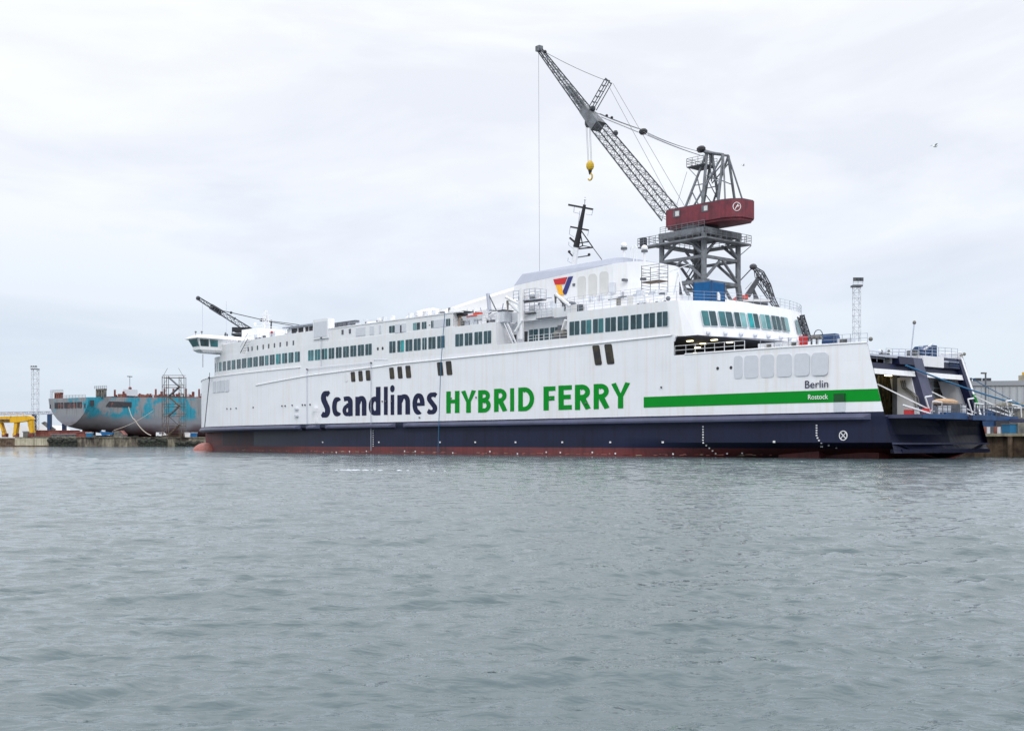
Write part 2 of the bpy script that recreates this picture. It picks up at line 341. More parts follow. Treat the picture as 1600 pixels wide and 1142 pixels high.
def shell(name, zs, m_, us=US, top=None, cap=None, red=None, off=0, solid=0):
    mb = MB(); 
    for sgn in (1, -1):
        vs = []; fs = []; fr = []; fm = []
        for u in us:
            for k, z in enumerate(zs):
                zz = z
                if top and k == len(zs) - 1: zz = top(u)
                vs.append((rake(u, zz), sgn * (hb(u, z) + off - (sbt(u, zz) if sgn < 0 else 0)), zz))
        n = len(zs)
        for i in range(len(us) - 1):
            for k in range(n - 1):
                f = (i * n + k, (i + 1) * n + k, (i + 1) * n + k + 1, i * n + k + 1)
                (fr if red and red(us[i], zs[k]) else fm if red and 125 < us[i] <= 147 and zs[k] < 3.9 else fs).append(f)
        mb.add(vs, fs, m_)
        if fr: mb.add(vs, fr, 'boot')
        if fm: mb.add(vs, fm, 'bowmix')
    o = mb.build(name, ferry, smooth=True)
    bm = bmesh.new(); bm.from_mesh(o.data); bmesh.ops.remove_doubles(bm, verts=bm.verts, dist=.002)
    for e in bm.edges:
        if len(e.link_faces) == 2 and e.calc_face_angle(0) > R(28): e.smooth = False
    bm.to_mesh(o.data); bm.free()
    if solid:
        md = o.modifiers.new('thick', 'SOLIDIFY'); md.thickness = solid; md.offset = 0
    return o
U_OPEN = SU(1053)
shell('boot_topping', [-1.6, -.6, 0, .5, 1.0], 'boot')
shell('lower_hull', [1.0, 1.6, 2.2, 2.9, 3.6, 4.0, 4.3, 4.6], 'navy', red=lambda u, z: u > 147 and z < 3.9)
shell('upper_hull', [4.6, 6, 8, 9.7, 11.35], 'white')
shell('bulwark_lining', [10.3, 11.34], 'white2', us=[0, 1, 2, 4, 8, 12, 16, 20, U_OPEN], off=-.16)
shell('upper_hull', [11.35, 12.6, 13.75], 'white', us=[U_OPEN] + [u for u in US if u > U_OPEN + .5])
# bulbous bow
MB().ball((160.3, 0, -.35), 1, 'bulb', 20, (4.1, 2.3, 2.0)).build('bulbous_bow', ferry, smooth=True)
# decks of the ship
dk = MB()
pl = [(rake(u, 10.3), hb(u, 10)) for u in US if u <= 40]
dk.prism([(x, y - .1) for x, y in pl] + [(x, -y + .1 + sbt(x, 11)) for x, y in pl[::-1]], 10.1, 10.3, 'grey')
dk.build('mooring_deck', ferry)
# top bulwark edge roll
e_ = MB()
for sgn in (1, -1):
    q = [(rake(u, 11.35), sgn * (hb(u, 10) - (sbt(u, 11.35) if sgn < 0 else 0)), 11.38) for u in US if u < U_OPEN]; MB().path(q, .09, 'white2', 6).build('bulwark_rail', ferry)
# belting (fender ledge)
def belt(u0, u1, e0=0, e1=0, us_=None):
    mb = MB(); us = sorted(set([u0, u1, min(u0 + 1.2, u1), max(u1 - 1.2, u0)] + [u for u in US if u0 < u < u1])); vs = []; fs = []
    for u in us:
        k = 1.
        if e0 and u < u0 + 1.2: k = .08 + .92 * (u - u0) / 1.2
        if e1 and u > u1 - 1.2: k = .08 + .92 * (u1 - u) / 1.2
        y = hb(u, 4.2)
        for dy, z in ((-.15, 4.5), (.12 * k, 4.42), (.52 * k, 4.08), (.52 * k, 3.86), (-.3, 3.55)): vs.append((rake(u, 4.1), y + dy, z))
    n = 5
    for i in range(len(us) - 1):
        for k in range(4): fs.append((i * n + k, (i + 1) * n + k, (i + 1) * n + k + 1, i * n + k + 1))
    fs += [tuple(range(n)), tuple(range((len(us) - 1) * n, len(us) * n))]
    vv = vs; mb.add(vv, fs, 'navyb'); mb.add([(x, -y + sbt(x, z), z) for x, y, z in vv], [f[::-1] for f in fs], 'navyb')
    o = mb.build('belting', ferry); return o
belt(1.4, SU(630), 1, 1); belt(SU(618), SU(508), 1, 1); belt(SU(500), SU(478), 1, 1); belt(SU(470), 160.2, 1, 0)
# bow deck lip: hull top edge around the bow
lp = MB()
for sgn in (1, -1):
    lp.path([(u, sgn * (hb(u, 10) + .02), 13.78) for u in US if u >= 104], .10, 'white2', 6)
lp.prism([(u, hb(u, 10) - .1) for u in US if u >= 100] + [(u, -hb(u, 10) + .1) for u in US[::-1] if u >= 100], 13.5, 13.72, 'grey')
lp.build('forecastle_deck', ferry)
# knuckle strake running up the side
ks = MB(); kp = [(395, 601.7), (481, 586.8), (590, 572.8), (620, 568.5), (800, 550.4), (900, 539.8), (1050, 523.6)]
pts = [(S(*p)[0], B + .03, S(*p)[1]) for p in kp]
fine = []
for a, b in zip(pts, pts[1:]):
    for k in range(6): fine.append(tuple(Vector(a).lerp(Vector(b), k / 6)))
fine.append(pts[-1]); vs = []; fs = []
for i, (x, y, z) in enumerate(fine):
    yy = hb(x, 10); vs += [(x, yy - .05, z + .10), (x, yy + .13, z + .02), (x, yy + .13, z - .06), (x, yy - .05, z - .12)]
    if i: 
        for k in range(3): fs.append((4 * i - 4 + k, 4 * i + k, 4 * i + k + 1, 4 * i - 4 + k + 1))
ks.add(vs, fs, 'white2'); ks.add([(x, -y, z) for x, y, z in vs], fs, 'white2'); ks.build('knuckle_strake', ferry)

# ------------------------------------------------------------ superstructure
SIN = .12                                      # set in from the hull side
fw = [(u, interp(TOPC, u) - SIN) for u in (104, 107, 110, 113, 116, 119, 122, 125, 128, 131, 134, 136, 138)] + [(139.6, 9.0), (140.8, 8.2), (142, 6.2), (142.8, 3.5), (143, 0)]
SIDEY = B - SIN
aft = [(21.15, 0), (21.3, 2.6), (21.75, 5.2), (22.5, 7.8), (23.1, 9.3), (24.0, 10.9), (25.0, 11.8), (26.4, 12.2), (28, SIDEY)]
REC0, REC1 = SU(885), SU(774)                   # boat recess on the side
def sym(half): return half + [(x, -y) for x, y in half[::-1] if y > 0]
# deck 7 forward block
half = [(REC1, SIDEY)] + fw
MB().prism(sym([(REC1, SIDEY)] + fw), 13.72, 17.45, 'white2').build('deckhouse_wall', ferry)
# recess block (inset)
RY = 9.3
MB().box(REC0 - .3, REC1 + .3, -RY, RY, 13.76, 17.43, 'white2').build('recessed_wall', ferry)
MB().box(REC0 - 1, REC1 + 1, -B + .14, B - .14, 13.3, 13.62, 'grey').box(REC0, REC1, B - .22, B - .1, 13.6, 14.45, 'white2').build('boat_deck', ferry)
# aft block with raked, rounded end
ah = [(x, y) for x, y in aft]
ah2 = ah + [(REC0, SIDEY)]
full = sym(ah2)
zb, zt = 13.5, 17.55; zr = 14.7; sl = .235
def shp(z): return [(x + ((z - zr) * sl if x < 30 else 0) * max(0, min(1, (30 - x) / 6)), y) for x, y in full]
a_ = MB(); a_.prism(shp(zb), zb, zt, 'white2', top=shp(zt)); a_.build('aft_deckhouse_wall', ferry)
# forward cover under aft block between open deck and hull : bulkhead
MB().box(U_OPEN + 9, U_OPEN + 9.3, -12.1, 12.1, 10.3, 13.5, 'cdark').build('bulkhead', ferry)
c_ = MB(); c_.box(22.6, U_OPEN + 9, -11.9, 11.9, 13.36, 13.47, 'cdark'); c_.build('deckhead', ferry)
for (px, py) in ((1078, 528), (1098, 529.5), (1116, 528.5), (1140, 532), (1090, 537)):
    yy = {1078: 8, 1098: 4, 1116: 7, 1140: 3, 1090: 0}[px]; u = SU(px, yy)
    MB().box(u - .4, u + .4, yy - .13, yy + .13, 13.25, 13.34, 'lamp').build('deck_lamp', ferry)
u = SU(1092, 3); MB().box(u - .1, u + .4, 2.6, 3.6, 12.1, 12.35, 'lamp').build('deck_lamp', ferry)
# opening corner fillet
x0 = U_OPEN
MB().ext([(x0 + .02, B - .2, 13.5), (x0 - .5, B - .2, 13.5), (x0 - .15, B - .2, 13.3), (x0, B - .2, 12.9)], 1, (0, .22, 0), 'white').build('opening_corner', ferry)
# deck 8 walls (window row) and roof
U510, U705 = SU(511), SU(706.5)
MB().box(U705, U510, -SIDEY + .05, SIDEY - .05, 17.45, 19.35, 'white2').build('upper_deckhouse', ferry)
MB().box(U705 - 1.5, U510 + .1, -SIDEY - .02, SIDEY + .02, 19.35, 19.5, 'white2').build('roof_edge', ferry)
# forward deck 8 bulwark wall up to the bridge
half = [(U510 + .05, SIDEY - .03)] + [(x, y - .03) for x, y in fw[:-6]] + [(138.2, 8), (138.6, 0)]
MB().prism(sym(half), 17.45, 19.45, 'white2').build('upper_side_wall', ferry)
# deck 9 house with dark windows
h9 = MB(); uA, uB = SU(491, 11.5), SU(451, 11.5)
h9.box(uA, uB, -11.5, 11.5, 19.45, 20.55, 'white2'); h9.box(uA - .5, uB + 1.2, -12.0, 12.0, 20.55, 20.75, 'grey'); h9.build('bridge_deckhouse', ferry)
for a, b in ((456, 464.5), (466.5, 474.5), (477, 482), (483.3, 488.7)):
    MB().box(SU(b, 11.5), SU(a, 11.5), 11.5, 11.54, 19.62, 20.35, 'cdark').build('window', ferry)
MB().box(SU(512.5, B), SU(489.5, B), 11.2, B + .05, 18.0, 21.1, 'white2').box(SU(511, B), SU(491, B), B + .05, B + .09, 18.3, 20.7, 'panel').build('white_panel', ferry)
MB().box(SU(560, 8), SU(512, 8), -6, 8, 19.5, 20.3, 'white2').build('roof_house', ferry)
for px in (517, 524, 531, 538, 545, 552):
    u = SU(px, 8.2); MB().box(u - .55, u + .55, 7.4, 8.2, 20.3, 21.0, 'steel').build('deck_box', ferry)
# side slots in forward wall
for px, py in ((388, 541), (394, 540), (402.5, 539), (411.5, 537), (420, 536), (429, 534.5), (438, 534.5), (448.5, 532.5), (458.5, 532)):
    h = hit(px, [(U510, SIDEY - .03)] + [(x, y - .03) for x, y in fw]); x, y = h[1], h[2]; z = 17.9
    MB().box(x - .22, x + .22, y - .2, y + .03, z - .38, z + .38, 'steel').build('slot', ferry)
# bridge with wings
wing = [(135.1, 14.4), (138.3, 14.4), (139.4, 13.2), (140.6, 9.0), (141.6, 4), (141.8, 0)]
wl = [(135.1, 0)] + wing
def scp(poly, k, cx=137.5): return [((x - cx) * k + cx, y * (1 + (k - 1) * .55)) for x, y in poly]
wb = sym([(135.1, 14.2), (138.0, 14.2), (139.2, 12.9), (140.4, 8.8), (141.2, 4), (141.4, 0)])
wt = sym([(134.9, 14.75), (138.8, 14.75), (140.1, 13.3), (141.2, 9.2), (142.2, 4), (142.4, 0)])
br = MB(); br.prism(scp(wb, .9), 18.05, 18.45, 'white2', top=wb); br.prism(wb, 18.45, 18.95, 'white2'); br.prism(wb, 18.95, 20.45, 'white2', top=wt)
br.build('bridge_wall', ferry)
wr = sym([(134.3, 15.1), (139.2, 15.1), (140.6, 13.6), (141.8, 9.3), (142.8, 4), (143, 0)])
wr2 = sym([(135.3, 14.0), (138.3, 14.0), (139.4, 12.6), (140.6, 8.6), (141.4, 4), (141.6, 0)])
r_ = MB(); r_.prism(wr, 20.45, 20.62, 'white2'); r_.prism(wr, 20.62, 21.15, 'white2', top=wr2); r_.build('bridge_roof', ferry)
for k, (ya, yb, mm) in enumerate(((14.1, 12.5, 'glassd'), (12.15, 10.7, 'glassm'))):      # aft face of the wing
    MB().add([(135.06, ya, 19.05), (135.06, yb, 19.05), (134.88, yb + .1, 20.3), (134.88, ya + .25, 20.3)], [(0, 1, 2, 3)], mm).build('bridge_window', ferry)
MB().add([(135.4, 14.24, 19.05), (137.9, 14.24, 19.05), (138.5, 14.76, 20.3), (135.3, 14.76, 20.3)], [(0, 1, 2, 3)], 'glassm').build('bridge_window', ferry)
# antennas on the wing
at = MB()
for (u, y, h) in ((137.5, 12.5, 6), (136, 8.5, 6.5)): at.bar((u, y, 21.1), (u, y, 21.1 + h), .03, 'grey')
for (u, y) in ((138.4, 13.4), (137.6, 12.6), (136.8, 8.2)): at.bar((u, y, 21.1), (u, y, 21.7), .05, 'steel').ball((u, y, 21.85), .2, 'steel', 6)
at.build('aerials', ferry)
# radar mast on the bridge roof
rm = MB(); u = 128
u = SU(415, 0)
rm.prism([(u + 2.6, 3.6), (u - 3.4, 3.6), (u - 3.4, -3.6), (u + 2.6, -3.6)], 19.45, 22.9, 'white2')
rm.truss((u, 0, 22.9), (u, 0, 26.6), 1.1, .4, 1.1, .4, (1, 0, 0), 5, .07, .04, 'white2')
for z, hw in ((23.6, 2.6), (24.8, 1.8), (25.8, 1.2)): rm.bar((u, -hw, z), (u, hw, z), .06, 'white2')
rm.bar((u - 1.5, 0, 24.2), (u + 1.5, 0, 24.2), .09, 'white2'); rm.ball((u + .4, 2, 23.9), .35, 'white2', 8)
rm.build('radar_mast', ferry)
MB().ball((SU(423, 12), 11.8, 20.2), .24, 'redp', 8).bar((SU(423, 12), 11.8, 19.4), (SU(423, 12), 11.8, 20.1), .05, 'grey').build('red_buoy', ferry)
# wing-side ladder & details
ld = MB(); u0 = SU(381, 11.9)
for k in range(9): ld.bar((u0 - .3 * k, 11.7, 17.3 + .25 * k), (u0 - .3 * k, 12.6, 17.3 + .25 * k), .04, 'steel')
ld.bar((u0, 12.6, 17.2), (u0 - 2.6, 12.6, 19.5), .06, 'steel').bar((u0, 12.6, 18.2), (u0 - 2.6, 12.6, 20.4), .04, 'grey').build('side_ladder', ferry)
# windows ------------------------------------------------
def glass_pick():
    r = random.random(); return 'glassd' if r < .62 else 'glassm' if r < .95 else 'glassb'
def win(pa, pb, za, zb_, poly, ny, mats=None, lean=0, split=True, out=.035):
    a = hit(pa, poly); b = hit(pb, poly)
    if not a or not b: return
    A = Vector((a[1], a[2], 0)); Bv = Vector((b[1], b[2], 0)); d = (Bv - A); nrm = Vector((-d.y, d.x, 0)).normalized()
    if nrm.dot(Vector(ny)) < 0: nrm = -nrm
    mats = mats or [glass_pick()] * 2
    if random.random() < .2: mats = [mats[0], glass_pick()]
    mb = MB(); ln = Vector((lean, 0, 0)); h = zb_ - za; c = .07
    def pt(t, z, o_): p = A + d * t + nrm * o_ + ln * ((z - za)); return (p.x, p.y, z)
    # frame: rounded outline slightly proud, panes proud of the frame
    L_ = d.length; e = .07 / max(L_, .3); r = .07 / max(L_, .3)
    ring = [(-e, za + c), (r - e, za - .06), (1 - r + e, za - .06), (1 + e, za + c), (1 + e, zb_ - c), (1 - r + e, zb_ + .06), (r - e, zb_ + .06), (-e, zb_ - c)]
    mb.add([pt(t, z, out - .025) for t, z in ring], [tuple(range(8))], 'frame')
    g = .5 - .045 / max(L_, .5) * 1.1
    L1 = [(0, za + c), (r, za), (g, za), (g, zb_), (r, zb_), (0, zb_ - c)]
    L2 = [(1 - g, za), (1 - r, za), (1, za + c), (1, zb_ - c), (1 - r, zb_), (1 - g, zb_)]
    mb.add([pt(t, z, out) for t, z in L1], [tuple(range(6))], mats[0]); mb.add([pt(t, z, out) for t, z in L2], [tuple(range(6))], mats[1])
    return mb.build('window', ferry)
side_poly = [(REC0, SIDEY), (104, SIDEY)] + fw
WB, WT = 14.72, 16.38
for a, b in ((355, 385), (400, 440), (460, 500), (525, 570), (595, 640), (665, 720), (745, 805), (825, 890), (915, 985), (1005, 1085), (1105, 1190), (1210, 1290), (1315, 1400), (1420, 1480), (1505, 1590)):
    win(290 + a / 11.42, 290 + b / 11.42, WB, WT, side_poly, (0, 1, 0), random.choice((['glassd'] * 2, ['glassm'] * 2)))
for a, b in ((130, 215), (240, 328), (355, 440), (468, 555)): win(420 + a / 11.42, 420 + b / 11.42, WB, WT, side_poly, (0, 1, 0), random.choice((['glassc', 'glassm'], ['glassm'] * 2, ['glassm', 'glassd'])))
for a, b in ((705, 800), (823, 920), (945, 1045), (1070, 1170), (1200, 1300), (1328, 1430), (1457, 1563)): win(420 + a / 11.42, 420 + b / 11.42, WB, WT, side_poly, (0, 1, 0))
for a, b in ((220, 330), (355, 467)): win(540 + a / 11.42, 540 + b / 11.42, WB, WT, side_poly, (0, 1, 0), ['glassd', 'glassd'])
for a, b in ((228, 273), (287, 335), (347, 397), (408, 458), (470, 502), (515, 567), (580, 634), (713, 770), (782, 838), (853, 910), (922, 976)):
    win(560 + a / 4.7, 560 + b / 4.7, WB, WT, side_poly, (0, 1, 0), ['glassd', 'glassd'] if a != 287 else ['glassd', 'glassc'])
for a, b in ((517, 590), (602, 677), (690, 766), (780, 858), (871, 950), (966, 1047), (1062, 1145), (1160, 1238)):
    win(780 + a / 4.7, 780 + b / 4.7, WB, WT, [(20, SIDEY), (REC0, SIDEY)], (0, 1, 0), ['glassd', 'glassd'] if a not in (602, 690) else ['glassd', 'glassm'])
aft_full = sym(ah); aft_full.append(aft_full[0])
for i, (a, b) in enumerate(((352, 462), (476, 580), (590, 678), (690, 770), (781, 855), (862, 928), (932, 988), (1040, 1080))):
    mm = [['glassm', 'glassd'], ['glassm', 'glassd'], ['glassd', 'glassb'], ['glassc', 'glassd'], ['glassb', 'glassm'], ['glassd', 'glassd'], ['glassd', 'glassb'], ['glassm', 'glassd']][i]
    win(1020 + (a + 18) / 4.7, 1020 + (b + 12) / 4.7 - (0 if i < 7 else .6), WB - .02, WT, aft_full, (-1, 0, 0), mm, lean=sl, out=.17)
# upper row on deck 8
for a, b in ((227, 268), (402, 453), (467, 500), (535, 560)):
    win(560 + a / 4.7, 560 + b / 4.7, 17.65, 18.65, [(U705, SIDEY - .05), (U510, SIDEY - .05)], (0, 1, 0), ['glassb' if a == 402 else 'glassd', 'glassd'])
win(560 + 645 / 4.7, 560 + 675 / 4.7, 17.65, 18.65, [(U705, SIDEY - .05), (U510, SIDEY - .05)], (0, 1, 0), ['glassd', 'glassd'])
u = SU(686); MB().box(u - 1.4, u + 1.4, SIDEY - .05, SIDEY + .0, 17.6, 18.7, 'panel').build('vent_panel', ferry)
for px0, px1 in ((616, 624), (626.5, 633)):
    MB().box(SU(px1), SU(px0), SIDEY - .05, SIDEY + .02, 17.55, 18.8, 'panel').build('vent_panel', ferry)
MB().box(SU(628.5), SU(624), SIDEY - .1, SIDEY + .0, 17.5, 18.6, 'cdark').build('side_door', ferry)
for px0, px1 in ((555, 569.5), (576.5, 583), (591, 594)): MB().box(SU(px1), SU(px0), SIDEY - .05, SIDEY + .015, 17.75, 19.0, 'panel').build('vent_panel', ferry)
for px in (534, 545.5): MB().box(SU(px) - .25, SU(px) + .25, SIDEY - .05, SIDEY + .02, 18.3, 19.0, 'steel').build('slot', ferry)
for px, z in ((590.5, 15.5), (598, 15.5), (1121.5, 9.6), (1142.3, 9.6)):
    y0 = SIDEY if z > 14 else B; uu = SU(px, y0); MB().bar((uu, y0 - .1, z), (uu, y0 + .03, z), .24 if z > 14 else .18, 'cdark', 12).build('porthole', ferry)
# recess windows
rp = [(REC0, RY), (REC1, RY)]
for a, b in ((862, 998), (1025, 1168), (1192, 1330)): win(740 + a / 9.93, 740 + b / 9.93, 14.3, 16.35, rp, (0, 1, 0), ['glassd', 'glassd'])
MB().box(SU(824.5, RY), SU(819.5, RY), RY, RY + .03, 14.0, 16.2, 'cdark').build('side_door', ferry)
MB().box(SU(807, RY), SU(795, RY), RY, RY + .03, 14.0, 15.9, 'cdark').build('side_door', ferry)
rr = MB(); rr.rail([(REC1 - 6, B - .3, 14.4), (REC0, B - .3, 14.4)], .8, 1.5, .03, 'white2', 2); rr.build('railing', ferry)

# ------------------------------------------------------------ lettering and markings
def glyph(ch, bold=.018):
    cu = bpy.data.curves.new('glyph', 'FONT'); cu.body = ch; cu.offset = bold; cu.resolution_u = 4
    ob = bpy.data.objects.new('glyph', cu); col.objects.link(ob); dg = bpy.context.evaluated_depsgraph_get(); dg.update()
    me = ob.evaluated_get(dg).to_mesh(); vs = [tuple(v.co) for v in me.vertices]; fs = [tuple(p.vertices) for p in me.polygons]
    ob.evaluated_get(dg).to_mesh_clear(); bpy.data.objects.remove(ob); bpy.data.curves.remove(cu)
    xs = [v[0] for v in vs]; ys = [v[1] for v in vs]; a, b, c, d = min(xs), max(xs), min(ys), max(ys)
    return [((x - a) / (b - a), (y - c) / (d - c)) for x, y, _ in vs], fs
def letters(items, m_, bold, yoff=.03):
    mb = MB()
    for ch, x0, x1, y0, y1 in items:
        ua, ub = SU(x0), SU(x1); xm = (x0 + x1) / 2; zt_ = S(xm, y0)[1]; zb_ = S(xm, y1)[1]
        vs, fs = glyph(ch, bold); P = []
        for a, b in vs:
            u = ua + (ub - ua) * a; P.append((u, hb(u, 10) + .12 + yoff, zb_ + (zt_ - zb_) * b))
        mb.add(P, fs, m_)
    return mb.build('lettering', ferry)
q = 5.333
def arc(cx, cy, rx, ry, a0, a1, n=14): return [(cx + rx * math.cos(R(a0 + (a1 - a0) * i / n)), cy + ry * math.sin(R(a0 + (a1 - a0) * i / n))) for i in range(n + 1)]
def strokes(ch, w, h, t):
    # centre lines of a bold humanist letter in a box w x h (photo pixels, y up), stroke t
    e = t / 2; v = t * .46; W_, H_ = w - e, h - v
    if ch in 'Il': return [([(w / 2, 0), (w / 2, h)], w)]
    if ch == 'H': return [([(e, 0), (e, h)], t), ([(W_, 0), (W_, h)], t), ([(e, h * .53), (W_, h * .53)], t * .8)]
    if ch == 'Y': return [([(t * .55, h), (w / 2, h * .42), (w - t * .55, h)], t), ([(w / 2, 0), (w / 2, h * .46)], t)]
    if ch == 'F': return [([(e, 0), (e, h)], t), ([(e, H_), (w, H_)], t * .86), ([(e, h * .5), (w * .92, h * .5)], t * .86)]
    if ch == 'E': return [([(e, 0), (e, h)], t), ([(e, H_), (w, H_)], t * .86), ([(e, h * .52), (w * .92, h * .52)], t * .86), ([(e, v), (w, v)], t * .86)]
    if ch == 'D': return [([(e, 0), (e, h)], t), ([(e, H_), (w * .38, H_)] + arc(w * .38, h / 2, W_ - w * .38, H_ - h / 2, 90, -90) + [(e, v)], t * .95)]
    if ch == 'B': return [([(e, 0), (e, h)], t), ([(e, H_), (w * .45, H_)] + arc(w * .45, h * .735, W_ * .93 - w * .45, H_ - h * .735, 90, -90) + [(e, h * .52)], t * .88), ([(e, h * .52), (w * .5, h * .52)] + arc(w * .5, (h * .52 + v) / 2, W_ - w * .5, (h * .52 - v) / 2, 90, -90) + [(e, v)], t * .88)]
    if ch == 'R': return [([(e, 0), (e, h)], t), ([(e, H_), (w * .42, H_)] + arc(w * .42, h * .70, W_ * .93 - w * .42, H_ - h * .70, 90, -90) + [(e, h * .70 * 2 - H_)], t * .9), ([(w * .48, h * .45), (w - t * .55, 0)], t * 1.05)]
    if ch == 'n': return [([(e, 0), (e, h * .97)], t), ([(e, h * .60)] + arc(w * .54, h * .62, W_ - w * .54, H_ - h * .62, 165, 0) + [(W_, 0)], t)]
    if ch == 'c': return [(arc(w * .58, h / 2, w * .58 - e, h / 2 - v, 48, 312, 20), t)]
    if ch == 'e': return [([(e, h * .48), (w, h * .48)] , t * .7), (arc(w / 2, h / 2, w / 2 - e, h / 2 - v, 0, 296, 24), t)]
    if ch == 'd': return [([(W_, 0), (W_, h)], t), (arc(w * .53, h * .33, w * .53 - e, h * .33 - v, 0, 360, 24), t)]
    if ch == 'a': return [([(w * .16, h - v * 1.25)] + arc(w * .50, h * .68, W_ - w * .5, H_ - h * .68, 105, 0, 10) + [(W_, h * .2), (w - e * .8, 0)], t), ([(W_, h * .55), (w * .55, h * .56)] + arc(w * .46, h * .30, w * .46 - e, h * .30 - v, 95, 280, 14) + [(W_, h * .16)], t * .82)]
    if ch in 'Ss':
        return [([(w * .92, h - v * 1.7), (w * .75, H_ - h * .005)] + arc(w * .52, h * .745, w * .52 - e, H_ - h * .745, 85, 225, 12) + [(w * .5, h * .51)] + arc(w * .48, h * .265, W_ - w * .48, h * .265 - v, 45, -95, 12) + [(w * .25, v * 1.1), (w * .05, v * 1.8)], t)]
def ribbon(pts, t):
    P = [Vector((*p, 0)) for p in pts]; L1, L2 = [], []
    for i, p in enumerate(P):
        d0 = (p - P[i - 1]).normalized() if i else (P[1] - p).normalized(); d1 = (P[i + 1] - p).normalized() if i < len(P) - 1 else d0
        n0 = Vector((-d0.y, d0.x, 0)); n1 = Vector((-d1.y, d1.x, 0)); m = (n0 + n1); m = m.normalized() if m.length > .01 else n0; k = min(1.6, 1 / max(.4, m.dot(n0)))
        L1.append(p + m * t / 2 * k); L2.append(p - m * t / 2 * k)
    return L1, L2
def big_letter(ch, x0, x1, y0, y1, m_, t, drop=0):
    w, h = x1 - x0, y1 - y0; mb = MB(); ua, ub = SU(x0), SU(x1); xm = (x0 + x1) / 2; zt_ = S(xm, y0)[1]; zb_ = S(xm, y1)[1]
    for si, (pts, tt) in enumerate(strokes(ch, w, h, t)):
        L1, L2 = ribbon(pts, tt); vs = [];
        for a, b in zip(L1, L2):
            for p in (a, b):
                x = min(max(p.x, 0), w); y = min(max(p.y, 0), h); u = ua + (ub - ua) * x / w
                vs.append((u, hb(u, 10) + .03 + .003 * si, zb_ + (zt_ - zb_) * y / h))
        mb.add(vs, [(2 * i, 2 * i + 1, 2 * i + 3, 2 * i + 2) for i in range(len(L1) - 1)], m_)
    return mb.build('letter', ferry)
sc = [('S', 115, 193, 271, 492), ('c', 208, 282, 322, 482), ('a', 292, 380, 315, 482), ('n', 402, 495, 312, 476), ('d', 513, 612, 238, 474), ('l', 640, 672, 235, 470), ('l', 696, 726, 302, 470), ('n', 752, 858, 298, 467), ('e', 878, 980, 290, 467), ('s', 998, 1085, 283, 465)]
for c, a, b, t_, bt in sc: big_letter(c, 480 + a / q, 480 + b / q, 560 + t_ / q, 560 + bt / q, 'navytext', 8.2 if c == 'S' else 7.2)
mb = MB(); cu_, cz = (SU(480 + 692 / q) + SU(480 + 730 / q)) / 2, (S(613, 560 + 222 / q)[1] + S(613, 560 + 282 / q)[1]) / 2; hr = abs(SU(480 + 692 / q) - SU(480 + 730 / q)) / 2; vr = (S(613, 560 + 222 / q)[1] - S(613, 560 + 282 / q)[1]) / 2
mb.add([(cu_ + hr * math.cos(t * math.pi / 12), B + .03, cz + vr * math.sin(t * math.pi / 12)) for t in range(24)], [tuple(range(24))], 'navytext'); mb.build('letter', ferry)
big_letter('H', 480 + 1160 / q, 480 + 1270 / q, 560 + 272 / q, 560 + 455 / q, 'green', 7.1)
for c, a, b, t_, bt in (('Y', 752, 868, 797, 963), ('B', 880, 975, 795, 961), ('R', 997, 1097, 785, 955), ('I', 1115, 1145, 782, 952), ('D', 1175, 1293, 775, 950)): big_letter(c, 560 + a / 4.7, 560 + b / 4.7, 440 + t_ / 4.7, 440 + bt / 4.7, 'green', 7.3)
for c, a, b, t_, bt in (('F', 370, 470, 232, 432), ('E', 495, 607, 223, 428), ('R', 632, 768, 217, 427), ('R', 788, 925, 210, 421), ('Y', 930, 1097, 200, 415)): big_letter(c, 780 + a / q, 780 + b / q, 560 + t_ / q, 560 + bt / q, 'green', 8.3)
letters([('Berlin', 1255.7, 1289.8, 594.0, 605.8)], 'navytext', .004, -.08)
letters([('Rostock', 1261, 1290.2, 615.8, 623.6)], 'wtext', .008, .0)
# green stripe
mb = MB(); u1 = SU(1006); us = [u for u in US if u < u1] + [u1]; vs = []; fs = []
for i, u in enumerate(us):
    for z in (5.6, 6.2, 6.82): vs.append((rake(u, z), hb(u, 10) + .025, z))
    if i:
        for k in (0, 1): fs.append((3 * i - 3 + k, 3 * i + k, 3 * i + k + 1, 3 * i - 2 + k))
mb.add(vs, fs, 'green'); mb.add([(x, -y + sbt(x, z), z) for x, y, z in vs], fs, 'green'); mb.build('green_stripe', ferry)
# roller recess in the stripe
uu = SU(1305.5); MB().box(uu - .62, uu + .62, hb(uu, 10) - .1, hb(uu, 10) + .05, 5.62, 6.45, 'dgreen').box(uu - .62, uu + .62, hb(uu, 10) - .1, hb(uu, 10) + .05, 4.62, 5.58, 'panel').build('fairlead_recess', ferry)
